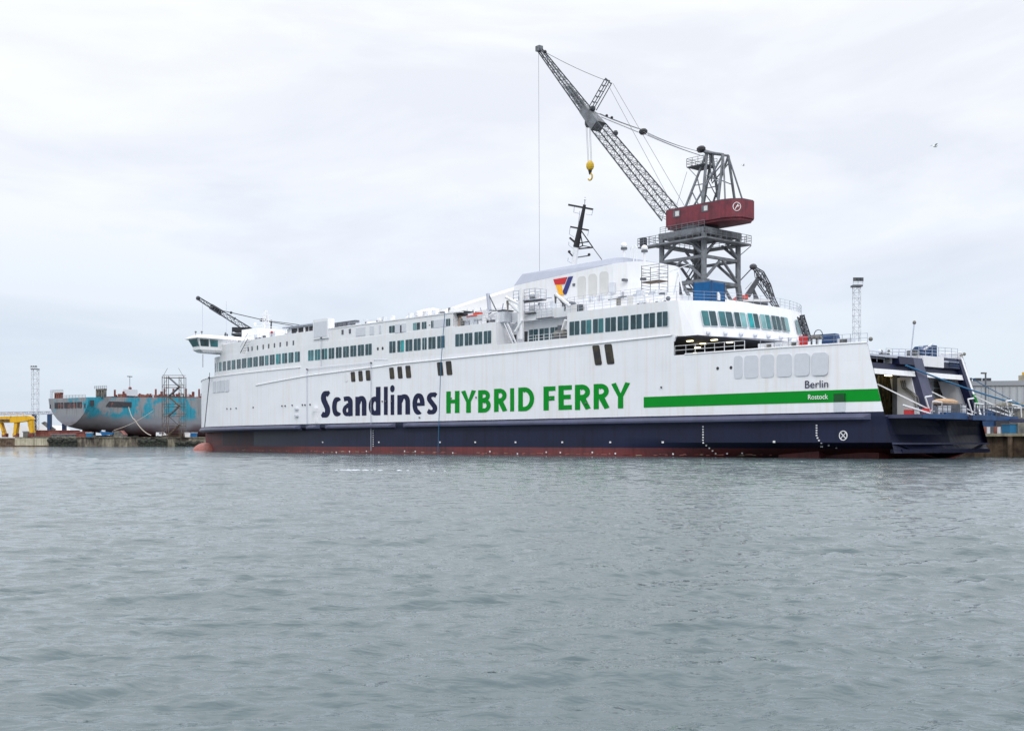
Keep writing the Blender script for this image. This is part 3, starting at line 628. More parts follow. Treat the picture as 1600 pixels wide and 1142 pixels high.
# vent panels on the hull
def rp_panel(px0, px1, py0, py1, m_, name, slant=0, y=B, dy=.05, chord=.3):
    ua, za = S((px0 + px1) / 2, py1, y); _, zt_ = S((px0 + px1) / 2, py0, y); u0, u1 = SU(px1, y), SU(px0, y); c = min(chord, (u1 - u0) * .35)
    pts = [(cx_ + c * math.cos(R(a_)), cz_ + c * math.sin(R(a_))) for cx_, cz_, a0_ in ((u0 + c, za + c, 180), (u1 - c, za + c, 270), (u1 - c, zt_ - c, 0), (u0 + c, zt_ - c, 90)) for a_ in (a0_, a0_ + 30, a0_ + 60, a0_ + 90)]
    P = [(x + slant * (z - za), (hb(x, 10) if abs(y - B) < .01 else y) + dy, z) for x, z in pts]
    return MB().ext([(x, y_ - .1, z) for x, y_, z in P], 1, (0, .1, 0), m_).build(name, ferry)
for a, b in ((597, 660), (673, 774), (790, 888), (908, 1014), (1033, 1137), (1156, 1264)):
    rp_panel(1020 + a / 4.7, 1020 + b / 4.7, 440 + (545 - (a - 597) * .045) / 4.7, 440 + (712 - (a - 597) * .045) / 4.7, 'panel', 'vent_panel', dy=.05, chord=.35)
for a, b in ((333.3, 337.6), (339.5, 344.6), (345.8, 351), (352.6, 358)):
    h = hit(a, [(u, hb(u, 10)) for u in US]); h2 = hit(b, [(u, hb(u, 10)) for u in US]); 
    MB().ext([(h[1], h[2] + .02, 10.8), (h2[1], h2[2] + .02, 10.9), (h2[1], h2[2] + .02, 13.0), (h[1], h[2] + .02, 12.9)], 1, (0, .08, 0), 'panel').build('vent_panel', ferry)
rp_panel(538, 544, 583, 596, 'white2', 'vent_panel', dy=.05)
# slit openings: closed panels, inner gloom and yellow lamplight painted into their colour
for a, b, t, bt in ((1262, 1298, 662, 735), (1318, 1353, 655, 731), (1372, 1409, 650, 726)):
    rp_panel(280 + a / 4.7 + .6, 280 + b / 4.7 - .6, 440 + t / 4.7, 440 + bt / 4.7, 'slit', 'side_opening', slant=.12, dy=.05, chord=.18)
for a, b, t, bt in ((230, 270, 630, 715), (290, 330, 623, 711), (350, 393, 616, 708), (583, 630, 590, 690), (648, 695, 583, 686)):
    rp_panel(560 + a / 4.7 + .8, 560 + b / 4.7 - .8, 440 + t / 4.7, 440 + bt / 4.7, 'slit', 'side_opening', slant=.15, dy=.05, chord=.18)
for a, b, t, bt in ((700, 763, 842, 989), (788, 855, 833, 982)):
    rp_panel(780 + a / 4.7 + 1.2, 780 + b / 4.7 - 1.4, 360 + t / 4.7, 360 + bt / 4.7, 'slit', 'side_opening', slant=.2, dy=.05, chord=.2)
# small marks: draught marks, load line, studs
mk = MB()
def dash(px, py, w=.085, h=.07, m_='wtext'):
    u, z = S(px, py); y = hb(u, z) + .04; mk.box(u - w, u + w, y - .02, y + .03, z - h, z + h, m_)
for k in range(11): dash(1098 + (0 if k < 7 else (k - 6) * 1.6), 666.5 + k * 4.2)
for k in range(10): dash(1272.5 + (0 if k < 5 else (k - 4) ** 1.3 * 1.4), 664.5 + k * 3.9)
for k in range(8): dash(581, 673 + k * 3.4)
for px in (496, 590, 687, 742, 805, 878, 953, 1035, 1208, 1268): dash(px, 690.8 if px < 1200 else 690 + (px - 1208) * .12, .14, .1)
for px in (497, 520, 542, 570, 631, 648, 707, 765, 808, 853, 875, 925, 961, 1045, 1120, 1141): dash(px, 703.5 + random.random() * 4 + (px - 500) * .006, .1, .09)
for px, py in ((355, 637.5), (361, 637.5), (369.5, 637), (396, 636), (441, 634), (446, 634), (457, 633), (473, 632.5), (477, 632.5), (485, 632)):
    h = hit(px, [(u, hb(u, 10)) for u in US]); z = S(px, py)[1]; mk.ball((h[1], h[2] + .05, z), .16, 'steel', 6)
for px, py in ((598, 627), (603, 627), (612, 627), (705.5, 622), (744.5, 620.8), (861, 623), (916, 630), (656, 652), (1034, 605)): mk.ball((SU(px), B + .1, S(px, py)[1]), .13, 'steel', 6)
for k in range(170):
    u = random.uniform(6, 138); z = random.gauss(.22, .05); w_ = random.uniform(.05, .5); y = hb(u, z); mk.box(u - w_, u + w_, y - .03, y + .02, z - .03, z + .03, random.choice(['bulb', 'bulb', 'rust', 'quayp']))
mk.build('hull_marks', ferry)
ll = MB(); u, z = S(1311.5, 680.3); y = hb(u, z) + .06; rr_ = .43
for k in range(20):
    a = k * math.pi / 10; b = (k + 1) * math.pi / 10
    ll.bar((u + rr_ * math.cos(a), y, z + rr_ * math.sin(a) * 1.05), (u + rr_ * math.cos(b), y, z + rr_ * math.sin(b) * 1.05), .06, 'wtext')
for s_ in (1, -1): ll.bar((u - .3, y, z - .3 * s_), (u + .3, y, z + .3 * s_), .05, 'wtext')
ll.build('thruster_mark', ferry)
# vertical sounding pipes with lamps and small brackets on the side
vp = MB()
for px, pt_, pb_ in ((481, 577, 662), (581, 567, 704), (503, 528, 572)):
    u = SU(px); y = B + .16; vp.bar((u, y, S(px, pb_)[1]), (u, y, S(px, pt_)[1]), .05, 'grey'); vp.ball((u, y, S(px, pt_)[1]), .16, 'steel', 6)
for px, py in ((464, 639), (464, 649.5)): u, z = S(px, py); vp.box(u - .5, u + .5, hb(u, 8), hb(u, 8) + .3, z - .15, z + .15, 'panel')
u, z = S(494.5, 646); vp.box(u - .35, u + .6, B, B + .5, z + .3, z + .9, 'white2'); vp.box(u - .3, u + .05, B, B + .4, 4.6, z + .3, 'white2')
vp.bar((SU(481), B + .16, S(481, 577)[1]), (SU(581), B + .16, S(581, 567)[1]), .03, 'grey')
vp.build('side_pipes', ferry)
ld = MB()
for k in range(8): u, z = S(585 + k * 2.8, 562.6 - .05 * k); ld.ball((u, SIDEY + .1, z), .12, 'panel', 6)
ld.build('side_ladder', ferry)
# wire hanging at the bow
u = 140.4; cb = MB(); cb.bar((u, 10.6, 4.5), (u, 9.6, 13.5), .09, 'steel').bar((u, 9.6, 13.5), (u - .6, 9.9, 14.6), .07, 'steel').ball((u, 9.7, 13.7), .22, 'steel', 6); cb.bar((SU(317, 11), 11, 15.6), (SU(317, 11), 11, 18.0), .05, 'steel'); cb.build('bow_stay', ferry)

# ------------------------------------------------------------ deck 8 aft, funnel, masts
t2a, t2b = 27.3, SU(893, 10.4)
T2 = sym([(t2a, 0), (t2a + .1, 4), (t2a + .9, 8), (t2a + 2.2, 9.8), (t2a + 4, 10.4), (t2b, 10.4)])
MB().prism([(x + .2, y) for x, y in T2], 17.55, 18.75, 'white2').build('casing_base', ferry)
MB().box(t2b - .1, SU(800, 10.2), -10.2, 10.2, 17.43, 18.7, 'white2').build('casing_base', ferry)
MB().box(SU(803, 7), U705 + 4, -8.4, 8.4, 17.44, 19.9, 'white2').build('casing_base', ferry)
FY = 5.5; fa, fb = SU(1005, FY), SU(803, FY)
fh = [(fa + 1.6, 0), (fa + 1.7, 2.5), (fa + 2.1, 3.8), (fa + 3.2, 4.9), (fa + 5, FY), (fb, FY)]
def z_face(x): return 24.2 + (x - SU(976, FY)) / (fb - SU(976, FY)) * (-1.0)
body = sym(fh); fz = MB(); n = len(body)
vs = [(x, y, 18.7) for x, y in body] + [(x, y, z_face(x)) for x, y in body]
fz.add(vs, [(i, (i + 1) % n, n + (i + 1) % n, n + i) for i in range(n)] + [tuple(range(n, 2 * n))], 'white2'); fz.build('funnel', ferry)
tb = sym([(fa + 4.6, 0), (fa + 4.8, 3.9), (fa + 5.8, 4.5), (fb - .6, 4.5)]); bb = sym([(fa + 4.2, 0), (fa + 4.3, 4.6), (fa + 5.4, FY), (fb, FY)])
vs = [(x, y, z_face(x) + .01) for x, y in bb] + [(x, y, z_face(x) * .0 + 25.05 + (x - tb[0][0]) * -.012) for x, y in tb]; n = len(bb)
MB().add(vs, [(i, (i + 1) % n, n + (i + 1) % n, n + i) for i in range(n)] + [tuple(range(n, 2 * n))], 'fgrey').build('funnel_top', ferry)
# sloping casing forward of the funnel
we = SU(645, FY); prof = [(fb, 23.15), (fb + 5, 22.6), (fb + 10, 22.05), (fb + 15, 21.4), (fb + 20, 20.7), (we, 19.9), (we + .8, 19.5)]
sc_ = MB()
for sgn in (1,):
    vs = []; fs = []
    for x, z in prof: vs += [(x, FY, 19.4), (x, FY, z - .5), (x, FY - .5, z), (x, -FY + .5, z), (x, -FY, z - .5), (x, -FY, 19.4)]
    for i in range(len(prof) - 1):
        for k in range(5): fs.append((6 * i + k, 6 * i + 6 + k, 6 * i + 7 + k, 6 * i + 1 + k))
    fs += [tuple(range(6)), tuple(range(len(vs) - 6, len(vs)))]; sc_.add(vs, fs, 'tent')
o = sc_.build('sloping_casing', ferry)
# plastic-wrapped lumps on the roof edge
for a, b, zt_ in ((565, 606, 20.0), (640, 700, 20.9)):
    lm = MB(); n = 9
    for k in range(n):
        px = a + (b - a) * (k + .5) / n; u = SU(px, 10); hh = (zt_ - 19.45) * (.35 + .65 * math.sin(math.pi * min(1, (k + 1.5) / n))) * (.8 + .4 * random.random())
        lm.ball((u, 9.6 if a < 600 else 9.2, 19.45), 1, 'tent', 8, ((b - a) * .16 / n * 1.3 + .8, 1.6, hh))
    lm.build('sheeted_deck_gear', ferry, smooth=True)
# funnel panels
for a, b in ((577, 638), (657, 718), (738, 802)):
    px0, px1 = 780 + a / 4.7, 780 + b / 4.7; k = (a - 577) / 160
    rp_panel(px0, px1, 360 + (338 - 36 * k) / 4.7, 360 + (500 - 22 * k) / 4.7, 'beige', 'funnel_louvre', y=FY, dy=.06, chord=.45)
# emblem on the funnel
def emb(pts, m_):
    P = []
    for a, b in pts: u, z = S(780 + a / 7.136, 380 + b / 7.136, FY); P.append((u, FY + .02, z))
    MB().ext(P, 1, (0, .06, 0), m_).build('funnel_emblem', ferry)
emb([(607, 405), (762, 378), (733, 455), (627, 464)], 'logor')
emb([(632, 468), (694, 462), (722, 582), (672, 578)], 'logoy')
emb([(775, 377), (825, 369), (752, 568), (730, 574), (714, 550), (714, 535)], 'logob')
# funnel details
fd = MB()
for px, py in ((897, 445), (974, 437.5), (1003, 436)): u, z = S(px, py, FY); fd.box(u - .2, u + .2, FY - .6, FY + .12, z - .15, z + .15, 'steel')
for px in (953, 1012):
    pass
u, z = S(958, 448, FY); fd.box(u - .4, u + .4, FY, FY + .3, z - .8, z + .5, 'panel')
fd.rail([(fb, 7.6, 18.7), (fb - 8, 8, 18.7), (t2b, 9.9, 18.75), (t2a + 4, 9.9, 18.75), (t2a + 1, 7.5, 18.75)], 1.05, 1.6, .025, 'grey')
fd.build('casing_rail', ferry)
for px, pyb, pyt, yy in ((975, 404, 384, 3.5), (1007, 435, 388, 3)):
    u, zt_ = S(px, pyt, yy); zb_ = S(px, pyb, yy)[1]
    MB().bar((u, yy, zb_), (u, yy, zt_ - .4), .16, 'white2', 8).bar((u, yy, zt_ - .5), (u, yy, zt_ - .25), .42, 'steel', 10).ball((u, yy, zt_), .42, 'white2', 10).build('dome_antenna', ferry)
hp = MB(); u, z = S(985, 403, 2.5)
for k in (0, .6): hp.path([(u - k, 2.5, 24), (u - k, 2.5, 26.2), (u - k - .25, 2.5, 26.6), (u - k - .5, 2.5, 26.2), (u - k - .5, 2.5, 24)], .05, 'white2')
hp.build('vent_pipe', ferry)
MB().box(SU(970, 10.4), SU(963.5, 10.4), 10.4, 10.45, 18.0, 18.9, 'hedge').build('casing_vent', ferry); MB().box(SU(989, 10.4), SU(982, 10.4), 10.3, 10.46, 17.8, 18.95, 'beige').build('casing_door', ferry)
MB().box(SU(979.5, 10.4), SU(967, 10.4), 10.4, 10.55, 18.85, 19.0, 'steel').build('awning', ferry)
MB().box(SU(907.5, 11), SU(901.5, 11), 10.6, 11, 17.5, 18.6, 'hedge').build('vent_pipe', ferry)
# black signal mast
ms = MB(); bu, bz = S(895, 412, 0); tu, tz = S(913.5, 320, 0)
mid = Vector((bu, 0, bz)).lerp(Vector((tu, 0, tz)), .28)
ms.bar((bu, 0, 24.6), mid, .42, 'white2', 8); ms.bar(mid, (tu, 0, tz), .46, 'black', 8, .22); ms.bar((tu, 0, tz), (tu - .1, 0, tz + 1), .04, 'steel').ball((tu - .05, 0, tz + .7), .18, 'white2', 6)
def mp2(px, py, yy=0): u, z = S(px, py, yy); return (u, yy, z)
ms.bar((mp2(897.5, 322)[0], 1.2, mp2(897.5, 322)[2]), mp2(927, 327.5, -1.2), .16, 'black'); ms.bar(mp2(891, 354.5, .8), mp2(920, 360, -.8), .14, 'black')
ms.bar(mp2(890, 371.5, .8), mp2(899, 379.5), .15, 'black'); ms.bar(mp2(903, 380.5), mp2(921, 377.5, -1), .1, 'black')
ms.bar(mp2(899, 389.5), mp2(926.5, 386.8, -1), .12, 'black'); ms.bar(mp2(899, 389.5), mp2(910.5, 384, -1.5), .1, 'black'); ms.bar(mp2(910.5, 384, -1.5), mp2(926.5, 387, -1), .08, 'black')
ms.bar(mp2(907, 359), mp2(926.5, 387, -1), .11, 'black'); ms.bar(mp2(926.5, 387, -1), mp2(940.5, 406, -1.5), .07, 'steel'); ms.bar(mp2(906, 360), mp2(910.5, 384, -1.5), .09, 'black')
ms.bar(mp2(889.5, 394.5, 1), mp2(897, 403), .1, 'black'); ms.bar(mp2(897, 403), mp2(920.5, 399.5, -1), .1, 'steel'); ms.ball(mp2(920.5, 398, -1), .22, 'black', 6); ms.ball(mp2(889.5, 393.5, 1), .22, 'black', 6)
for pts in (((897.5, 322), (896.5, 332), (905, 334)), ((926.5, 328), (924.5, 336.5), (915.5, 335)), ((891, 355), (889.5, 366), (897, 371)), ((920, 360), (918, 369)), ((889, 378), (888.5, 383), (896, 389)), ((888, 403), (887, 408), (895, 412.5)), ((906, 330), (903, 357))):
    ms.path([mp2(*p) for p in pts], .04, 'grey', 4)
ms.build('signal_mast', ferry)

# boat recess gear: davits, platforms, liferafts
dg_ = MB()
def P3(px, py, y): u, z = S(px, py, y); return (u, y, z)
dg_.bar(P3(815, 530, 11), P3(815, 452, 11), .32, 'white2', 8); dg_.bar(P3(811, 470, 11), P3(811, 530, 11), .2, 'white2', 8)
dg_.bar(P3(793, 470, 11.8), P3(812, 488, 11), .22, 'white2', 6); dg_.bar(P3(790, 464, 12), P3(812, 476, 11), .18, 'white2', 6)
dg_.bar(P3(793, 470, 11.9), P3(793.5, 486, 11.9), .18, 'hedge', 6, .1); dg_.bar(P3(805, 518, 11.5), P3(816, 500, 11.2), .2, 'white2', 6)
dg_.build('davit', ferry); dg_ = MB(); dg_.bar(P3(869, 460, 11.8), P3(883, 478, 11), .14, 'hedge', 6); dg_.bar(P3(868, 460, 12), P3(890, 478, 11), .22, 'white2', 6); dg_.bar(P3(868, 460, 11.9), P3(868, 474, 11.9), .18, 'hedge', 6, .1)
dg_.bar(P3(812, 470, 11), P3(862, 465, 11), .07, 'grey', 6); dg_.bar(P3(883, 478, 11.2), P3(882.5, 486, 11.2), .1, 'steel')
dg_.build('davit', ferry); dg_ = MB(); dg_.bar(P3(762.5, 459, 10), P3(765, 485, 10), .28, 'grey', 6); dg_.bar(P3(763, 459, 10), P3(776, 486, 10), .08, 'steel'); dg_.bar(P3(765, 485, 10), P3(776, 486, 10), .1, 'steel')
dg_.build('davit', ferry); dg_ = MB(); dg_.bar(P3(746, 500, 11), P3(778, 487, 11), .12, 'white2', 6); dg_.bar(P3(752, 498, 11), P3(768, 488, 11), .07, 'steel')
dg_.build('davit', ferry)
pf = MB()
for pxa, pxb, py, hh in ((802, 836, 468.5, 1.5), (820, 835, 488.5, 1.2)):
    ua, ub = SU(pxa, 10.6), SU(pxb, 10.6); z = S((pxa + pxb) / 2, py, 10.6)[1]
    pf.box(ub, ua, 8.6, 10.6, z - .12, z, 'cdark'); pf.rail([(ua, 10.6, z), (ub, 10.6, z), (ub, 8.6, z)], 1.3, 1.1, .045, 'grey')
    m_ = max(1, int((ua - ub) / 1.5))
    for k in range(m_):
        u = ub + (k + .5) * (ua - ub) / m_; pf.bar((u - .55, 9.8, z + .55), (u + .55, 9.8, z + .55), .48, 'white2', 10)
pf.build('liferaft_platform', ferry)
ua, ub = SU(840, 10.3), SU(864.5, 10.3); z = S(852, 496.5, 10.3)[1]
pf = MB(); pf.box(ub, ua, 9.3, 10.6, z - .1, z, 'steel').rail([(ua, 10.5, z), (ub, 10.5, z)], 1.1, .9, .025, 'grey'); pf.build('side_platform', ferry)
# sloped twin ladder
la = MB()
for o_ in (0, .55):
    a = P3(788 + o_ * 8, 505, 11.6); b = P3(802 + o_ * 8, 537, 11.6); la.bar(a, b, .09, 'white2')
a = Vector(P3(788, 505, 11.6)); b = Vector(P3(802, 537, 11.6)); a2 = Vector(P3(793, 505, 11.6)); b2 = Vector(P3(807, 537, 11.6))
for k in range(12): la.bar(a.lerp(b, k / 11), a2.lerp(b2, k / 11), .05, 'grey')
la.bar(a2, b2, .09, 'white2'); la.build('boarding_ladder', ferry)
gg = MB(); u, z = S(875.5, 522, 11.4)
gg.bar((u - .8, 11.3, z), (u + .8, 11.3, z), .55, 'hedge', 10).box(u - 1.1, u + 1.1, 10.8, 11.7, 14.0, z - .4, 'steel').bar((u, 11.3, z), P3(884, 500, 11.4), .2, 'white2', 6).box(u - .2, u + .3, 11, 11.6, z, z + 1.1, 'steel')
gg.build('mooring_winch', ferry)
# assorted fittings on deck edge
for px, py, m_ in ((688, 507, 'hedge'), (669.5, 508, 'hedge')): u, z = S(px, py); MB().bar((u, 12, 17.5), (u, 12, z), .1, 'steel').ball((u, 12, z), .3, m_, 6).build('deck_lamp', ferry)
uu0, uu1 = SU(726, 11.5), SU(707, 11.5)
MB().box(uu0, uu1, 8.5, 11.6, 19.0, 19.6, 'cdark').box(uu0 + .5, uu1 - 1.4, 8.8, 11.5, 17.45, 18.95, 'tan').box(uu0 - .6, uu0 + .4, 9.5, 11.2, 17.45, 18.8, 'panel').build('deck_shelter', ferry)
# deckhouse between 770-800
MB().box(SU(788, 11.5), SU(779, 11.5), 10, 11.6, 17.45, 18.9, 'panel').box(SU(788.5, 11.5), SU(778.5, 11.5), 9.9, 11.7, 18.9, 19.05, 'cdark').build('deck_locker', ferry)
# railings on the deck edges
rl = MB()
rl.rail([(REC1 + .1, SIDEY - .1, 17.45), (U705, SIDEY - .1, 17.45)], 1.05, 1.5, .02, 'grey')
rl.rail([(x + .7, y, 17.55) for x, y in ah2[::1]], 1.05, 1.4, .02, 'grey', 3); rl.rail([(x + .7, -y, 17.55) for x, y in ah[::1]], 1.05, 1.4, .025, 'grey', 3)
rl.rail([(110, 11.6, 19.45), (134, 9.6, 19.45)], .9, 2, .02, 'grey', 2)
rl.rail([(U510 - 1, 9, 19.5), (we + 2, 9, 19.5)], 1.0, 2, .02, 'grey', 2)
rl.build('railing', ferry)
# small domes and boxes around the aft deck
cl = MB()
for k in range(26):
    px = random.uniform(995, 1085); yy = random.uniform(7, 9.8); u = SU(px, yy)
    if u < t2a + 2.5: continue
    cl.box(u - random.uniform(.1, .5), u + random.uniform(.1, .5), yy - .3, yy + .3, 18.75, 18.75 + random.uniform(.2, .9), random.choice(['white2', 'white2', 'panel', 'steel']))
for px in (1002, 1012, 1031, 1044): u = SU(px, 10.45); cl.ball((u, 10.45, 18.1), .28, random.choice(['panel', 'steel', 'white2']), 8); cl.ball((u + .5, 10.42, 17.75), .22, 'steel', 6)
cl.path([(SU(1052, 8), 8, 18.7), (SU(1060, 8), 8, 21.5), (SU(1068, 8), 8, 18.7)], .1, 'white2'); cl.bar((SU(1046, 8), 8, 21.6), (SU(1080, 8), 8, 22.2), .06, 'white2')
cl.build('vents_and_lockers', ferry)
# small fittings along the deck edges: lamps, lockers, posts, ducts
cl = MB()
for k in range(46):
    x = random.uniform(U705 + 1, U510 - 1); cl.box(x - random.uniform(.1, .6), x + .2, 10.4, 10.9, 19.5, 19.5 + random.choice((.2, .3, .5, .9)), random.choice(['white2', 'panel', 'tent', 'steel'])); cl.build('roof_fitting', ferry); cl = MB()
for k in range(26):
    x = random.uniform(SU(800, 10), U705 - .5); yy = random.uniform(10.2, 11.8); h_ = random.choice((.5, .8, 1.1, 1.6)); cl.box(x - random.uniform(.1, .4), x + .2, yy - .2, yy + .2, 17.46, 17.46 + h_, random.choice(['white2', 'panel', 'steel', 'hedge', 'white2'])); cl.build('deck_fitting', ferry); cl = MB()
for k in range(12):
    x = random.uniform(SU(800, 10), U705 - .5); cl.bar((x, 10.6, 17.5), (x - random.uniform(-1.5, 1.5), 10.6, 17.5 + random.uniform(1, 2.6)), .07, random.choice(['grey', 'steel', 'white2'])); cl.build('deck_fitting', ferry); cl = MB()
for k in range(22):
    x = random.uniform(t2a + 4, t2b + 8); cl.box(x - random.uniform(.1, .5), x + .2, 8.6, 9.3, 18.75, 18.75 + random.choice((.3, .6, 1.0)), random.choice(['white2', 'panel', 'white2', 'steel'])); cl.build('deck_fitting', ferry); cl = MB()
for k in range(16):
    x = random.uniform(U510 + 2, 130); yy = interp(TOPC, x) - .9; cl.box(x - .2, x + .2, yy - .2, yy + .2, 19.45, 19.45 + random.choice((.3, .5, .9)), random.choice(['white2', 'panel', 'steel'])); cl.build('deck_fitting', ferry); cl = MB()
# aft floodlights along the bottom of the aft block
for px, py in ((1105, 519), (1132, 520), (1156.5, 521.5), (1178.5, 523.5), (1199.5, 525.5), (1219, 527.5), (1232.5, 529), (1246, 531)):
    h = hit(px, [(x - .2, y) for x, y in aft_full]); x, y = h[1], h[2]
    MB().ball((x - .18, y, 13.95), .26, 'white2', 8).bar((x, y, 14.1), (x - .3, y, 14.1), .07, 'steel').bar((x - .2, y + .08, 13.78), (x - .32, y + .14, 13.7), .17, 'panel', 8).build('floodlight', ferry)
h = hit(1104, [(x, y) for x, y in aft_full])
# mooring deck: rail, bollards, winches, panels
rl = MB(); q0 = [(rake(u, 11.4), hb(u, 10), 11.4) for u in US + [U_OPEN] if u <= U_OPEN]; q0.sort()
rl.rail([(x, y - .15, z) for x, y, z in q0[::-1] if x > 15] , 1.0, 1.3, .035, 'white2', 2)
rl.rail([(x, y - .15, z) for x, y, z in q0 if x < 15.5], .9, 1.5, .025, 'grey', 2)
rl.build('railing', ferry)
for px, m_ in ((1190, 'white2'), (1202, 'hedge'), (1216, 'panel'), (1228, 'white2'), (1241, 'hedge')):
    u = SU(px, 11.6); MB().box(u - .42, u + .42, 11.3, 11.65, 10.3, 12.0, 'white2').box(u - .28, u + .28, 11.65, 11.7, 11.4, 11.85, m_).build('mooring_roller', ferry)
u = SU(1255, 11); MB().box(u - .35, u + .35, 10.7, 11.3, 10.3, 12.5, 'redp').build('fire_box', ferry)
u = SU(1300.5, 9); MB().prism([(u - .95, 8.2), (u + .95, 8.2), (u + .95, 9.6), (u - .95, 9.6)], 10.3, 12.7, 'bluew', top=[(u - .4, 8.4), (u + .95, 8.4), (u + .95, 9.4), (u - .6, 9.4)]).box(u + .95, u + 2.2, 8.3, 9.5, 12.3, 12.7, 'hedge').build('mooring_winch', ferry)
wv = MB(); u = SU(1282, 9)
for k in range(12): a = k * math.pi / 6; b = a + math.pi / 6; wv.bar((u + .5 * math.cos(a), 9.4, 12.7 + .5 * math.sin(a)), (u + .5 * math.cos(b), 9.4, 12.7 + .5 * math.sin(b)), .05, 'steel')
for px in (1268, 1276): u2 = SU(px, 10.5); wv.path([(u2, 10.5, 11), (u2, 10.5, 12.2), (u2 - .4, 10.5, 12.4), (u2 - .7, 10.5, 12.1)], .1, 'hedge')
u2 = SU(1322, 10.4); wv.box(u2 - .8, u2 + .8, 10, 10.7, 11.1, 12.0, 'panel'); wv.box(u2 - .3, u2 + .5, 10.7, 10.75, 11.4, 11.9, 'hedge')
u2 = SU(1355, 10.5); wv.ball((1.9, 10.9, 11.7), .22, 'hedge', 8)
wv.build('deck_fittings', ferry)
dt = MB(); a = P3(1251, 494, 6); b = P3(1263, 532, 6)
dt.truss(a, b, .5, .5, .5, .5, (0, 1, 0), 8, .08, .05, 'craned'); dt.bar(P3(1250, 494, 6), P3(1257, 493, 6), .12, 'craned'); dt.build('stern_light_mast', ferry)

# ------------------------------------------------------------ stern: transom, bays, ramps
tp = lambda px, py: TP(px, py)
def tx(z): return -.8 + .27 * z
tr = MB()      # lower transom, navy, between z .9 and 4.2
nn = 18; ys = np.linspace(-8.7, 10.95, nn); zs = [.55, .95, 1.6, 2.4, 3.3, 4.1]
vs = []; fs = []
for y in ys:
    for z in zs:
        lobe = .9 * max(0, math.cos((abs(y) - 5.5) / 5.2 * math.pi / 2)) * math.sin(min(1, (z - .5) / 3.4) * math.pi * .9)
        vs.append((tx(z) + lobe + (.0 if abs(y) < 10.9 else -.02), y, z))
for i in range(nn - 1):
    for k in range(5): fs.append((i * 6 + k, i * 6 + 6 + k, i * 6 + 7 + k, i * 6 + 1 + k))
tr.add(vs, fs, 'navy'); tr.box(tx(4.1) - .05, 6, -8.6, 10.9, 4.1, 4.25, 'navyb'); tr.box(tx(.95) - .1, tx(.95) + 1.2, -8.5, 9.4, .55, .94, 'navy'); tr.box(tx(1.5) - .16, tx(1.5), -8.6, 10.9, 1.42, 1.58, 'navyb')  # bottom slab navy instead of boot red: shadow under the stern put into colour
tr.build('transom', ferry, smooth=False)
MB().box(3, 9, -6.5, -3.9, -1, .6, 'boot').box(3, 9, 4.5, 7.5, -1, .6, 'boot').box(9, 14, -7.5, 9, -1, .9, 'boot').build('skeg', ferry)
inn = MB()
inn.box(1, 55, -8.5, 11.0, 4.26, 4.3, 'cdark')             # car deck
inn.box(2.6, 55, -7.2, 10.8, 8.95, 9.3, 'cdark')         # deckhead
inn.box(40, 40.2, -11.1, 11.1, 4.3, 9.6, 'inner'); inn.box(6, 40, -9.0, -8.9, 4.3, 8.9, 'white2')
inn.build('car_deck', ferry)
# measured features across the transom
yc0, zc = tp(1429, 600)[0], 0
def ty(px, py): return TP(px, py)[0]
ypL, ypR = 2.85, .9                            # centre pillar aft face
yfL = ty(1515, 600)
def lean(xa, xb, ya, yb, z0, z1, m_, name, sl_y=.15):      # raked post that also leans inboard going up
    k = (10.9 - 8.2) / 6.6; P = []
    for z in (z0, z1):
        o_ = (z - 4.2) * sl_y if z > 4.2 else 0
        P += [(tx(z) + xa, ya + o_, z), (tx(z) + xb, ya + o_, z), (tx(z) + xb, yb + o_, z), (tx(z) + xa, yb + o_, z)]
    return MB().add(P, [(3, 2, 1, 0), (4, 5, 6, 7), (0, 1, 5, 4), (1, 2, 6, 5), (2, 3, 7, 6), (3, 0, 4, 7)], m_).build(name, ferry)
lean(0, .95, ypR - .45, ypL - .45, 4.2, 10.3, 'navyb', 'centre_pillar', .075); lean(0, .85, -8.45, -7.8, 4.2, 10.6, 'navy', 'side_pillar'); lean(-.05, 1.6, -8.85, -8.47, 4.6, 10.8, 'white', 'side_pillar_edge'); lean(-.09, .3, -8.89, -8.44, 5.6, 6.82, 'green', 'green_stripe')
bw = MB(); bw.box(tx(8.9) + .5, tx(8.9) + 1.0, -7.5, ypR, 8.9, 9.5, 'navy', sh=.27); bw.box(tx(8.9) + .5, tx(8.9) + 1.0, ypL, 10.5, 8.9, 9.5, 'navy', sh=.27); bw.box(tx(9.3) + .02, tx(9.3) + .9, ypL, ypL + 2.9, 9.5, 10.28, 'navy', sh=.2); bw.build('stern_brow', ferry)
for a, b in ((ypL + .02, 10.6), (-7.6, ypR - .02)): MB().box(tx(8.4) + .15, tx(8.4) + .7, a, b, 8.33, 8.86, 'white2', sh=.2).build('door_lintel', ferry)
ub = MB(); ub.box(tx(9.5) + .1, tx(9.5) + 3, -3.4, .85, 9.5, 10.6, 'white2'); ub.build('stern_upper_wall', ferry)
ub = MB(); ub.box(tx(9.5) + .1, tx(9.5) + 2, -7.2, -3.45, 9.5, 10.62, 'navy', sh=.27)
for k in range(4): ub.bar((tx(10) - .02, -6.8, 9.62 + .25 * k), (tx(10) - .02, -4.6, 9.62 + .25 * k), .05, 'bluew')
ub.build('stern_upper_wall', ferry)
MB().box(3.2, 6, ypL + 1.6, 10.8, 9.45, 9.6, 'panel').box(2.6, 3.4, ypL + .2, ypL + 3.2, 9.6, 10.1, 'white2').build('stern_deck', ferry)
MB().box(3.2, 6, -7.2, 0.8, 10.45, 10.58, 'panel').build('stern_deck', ferry)
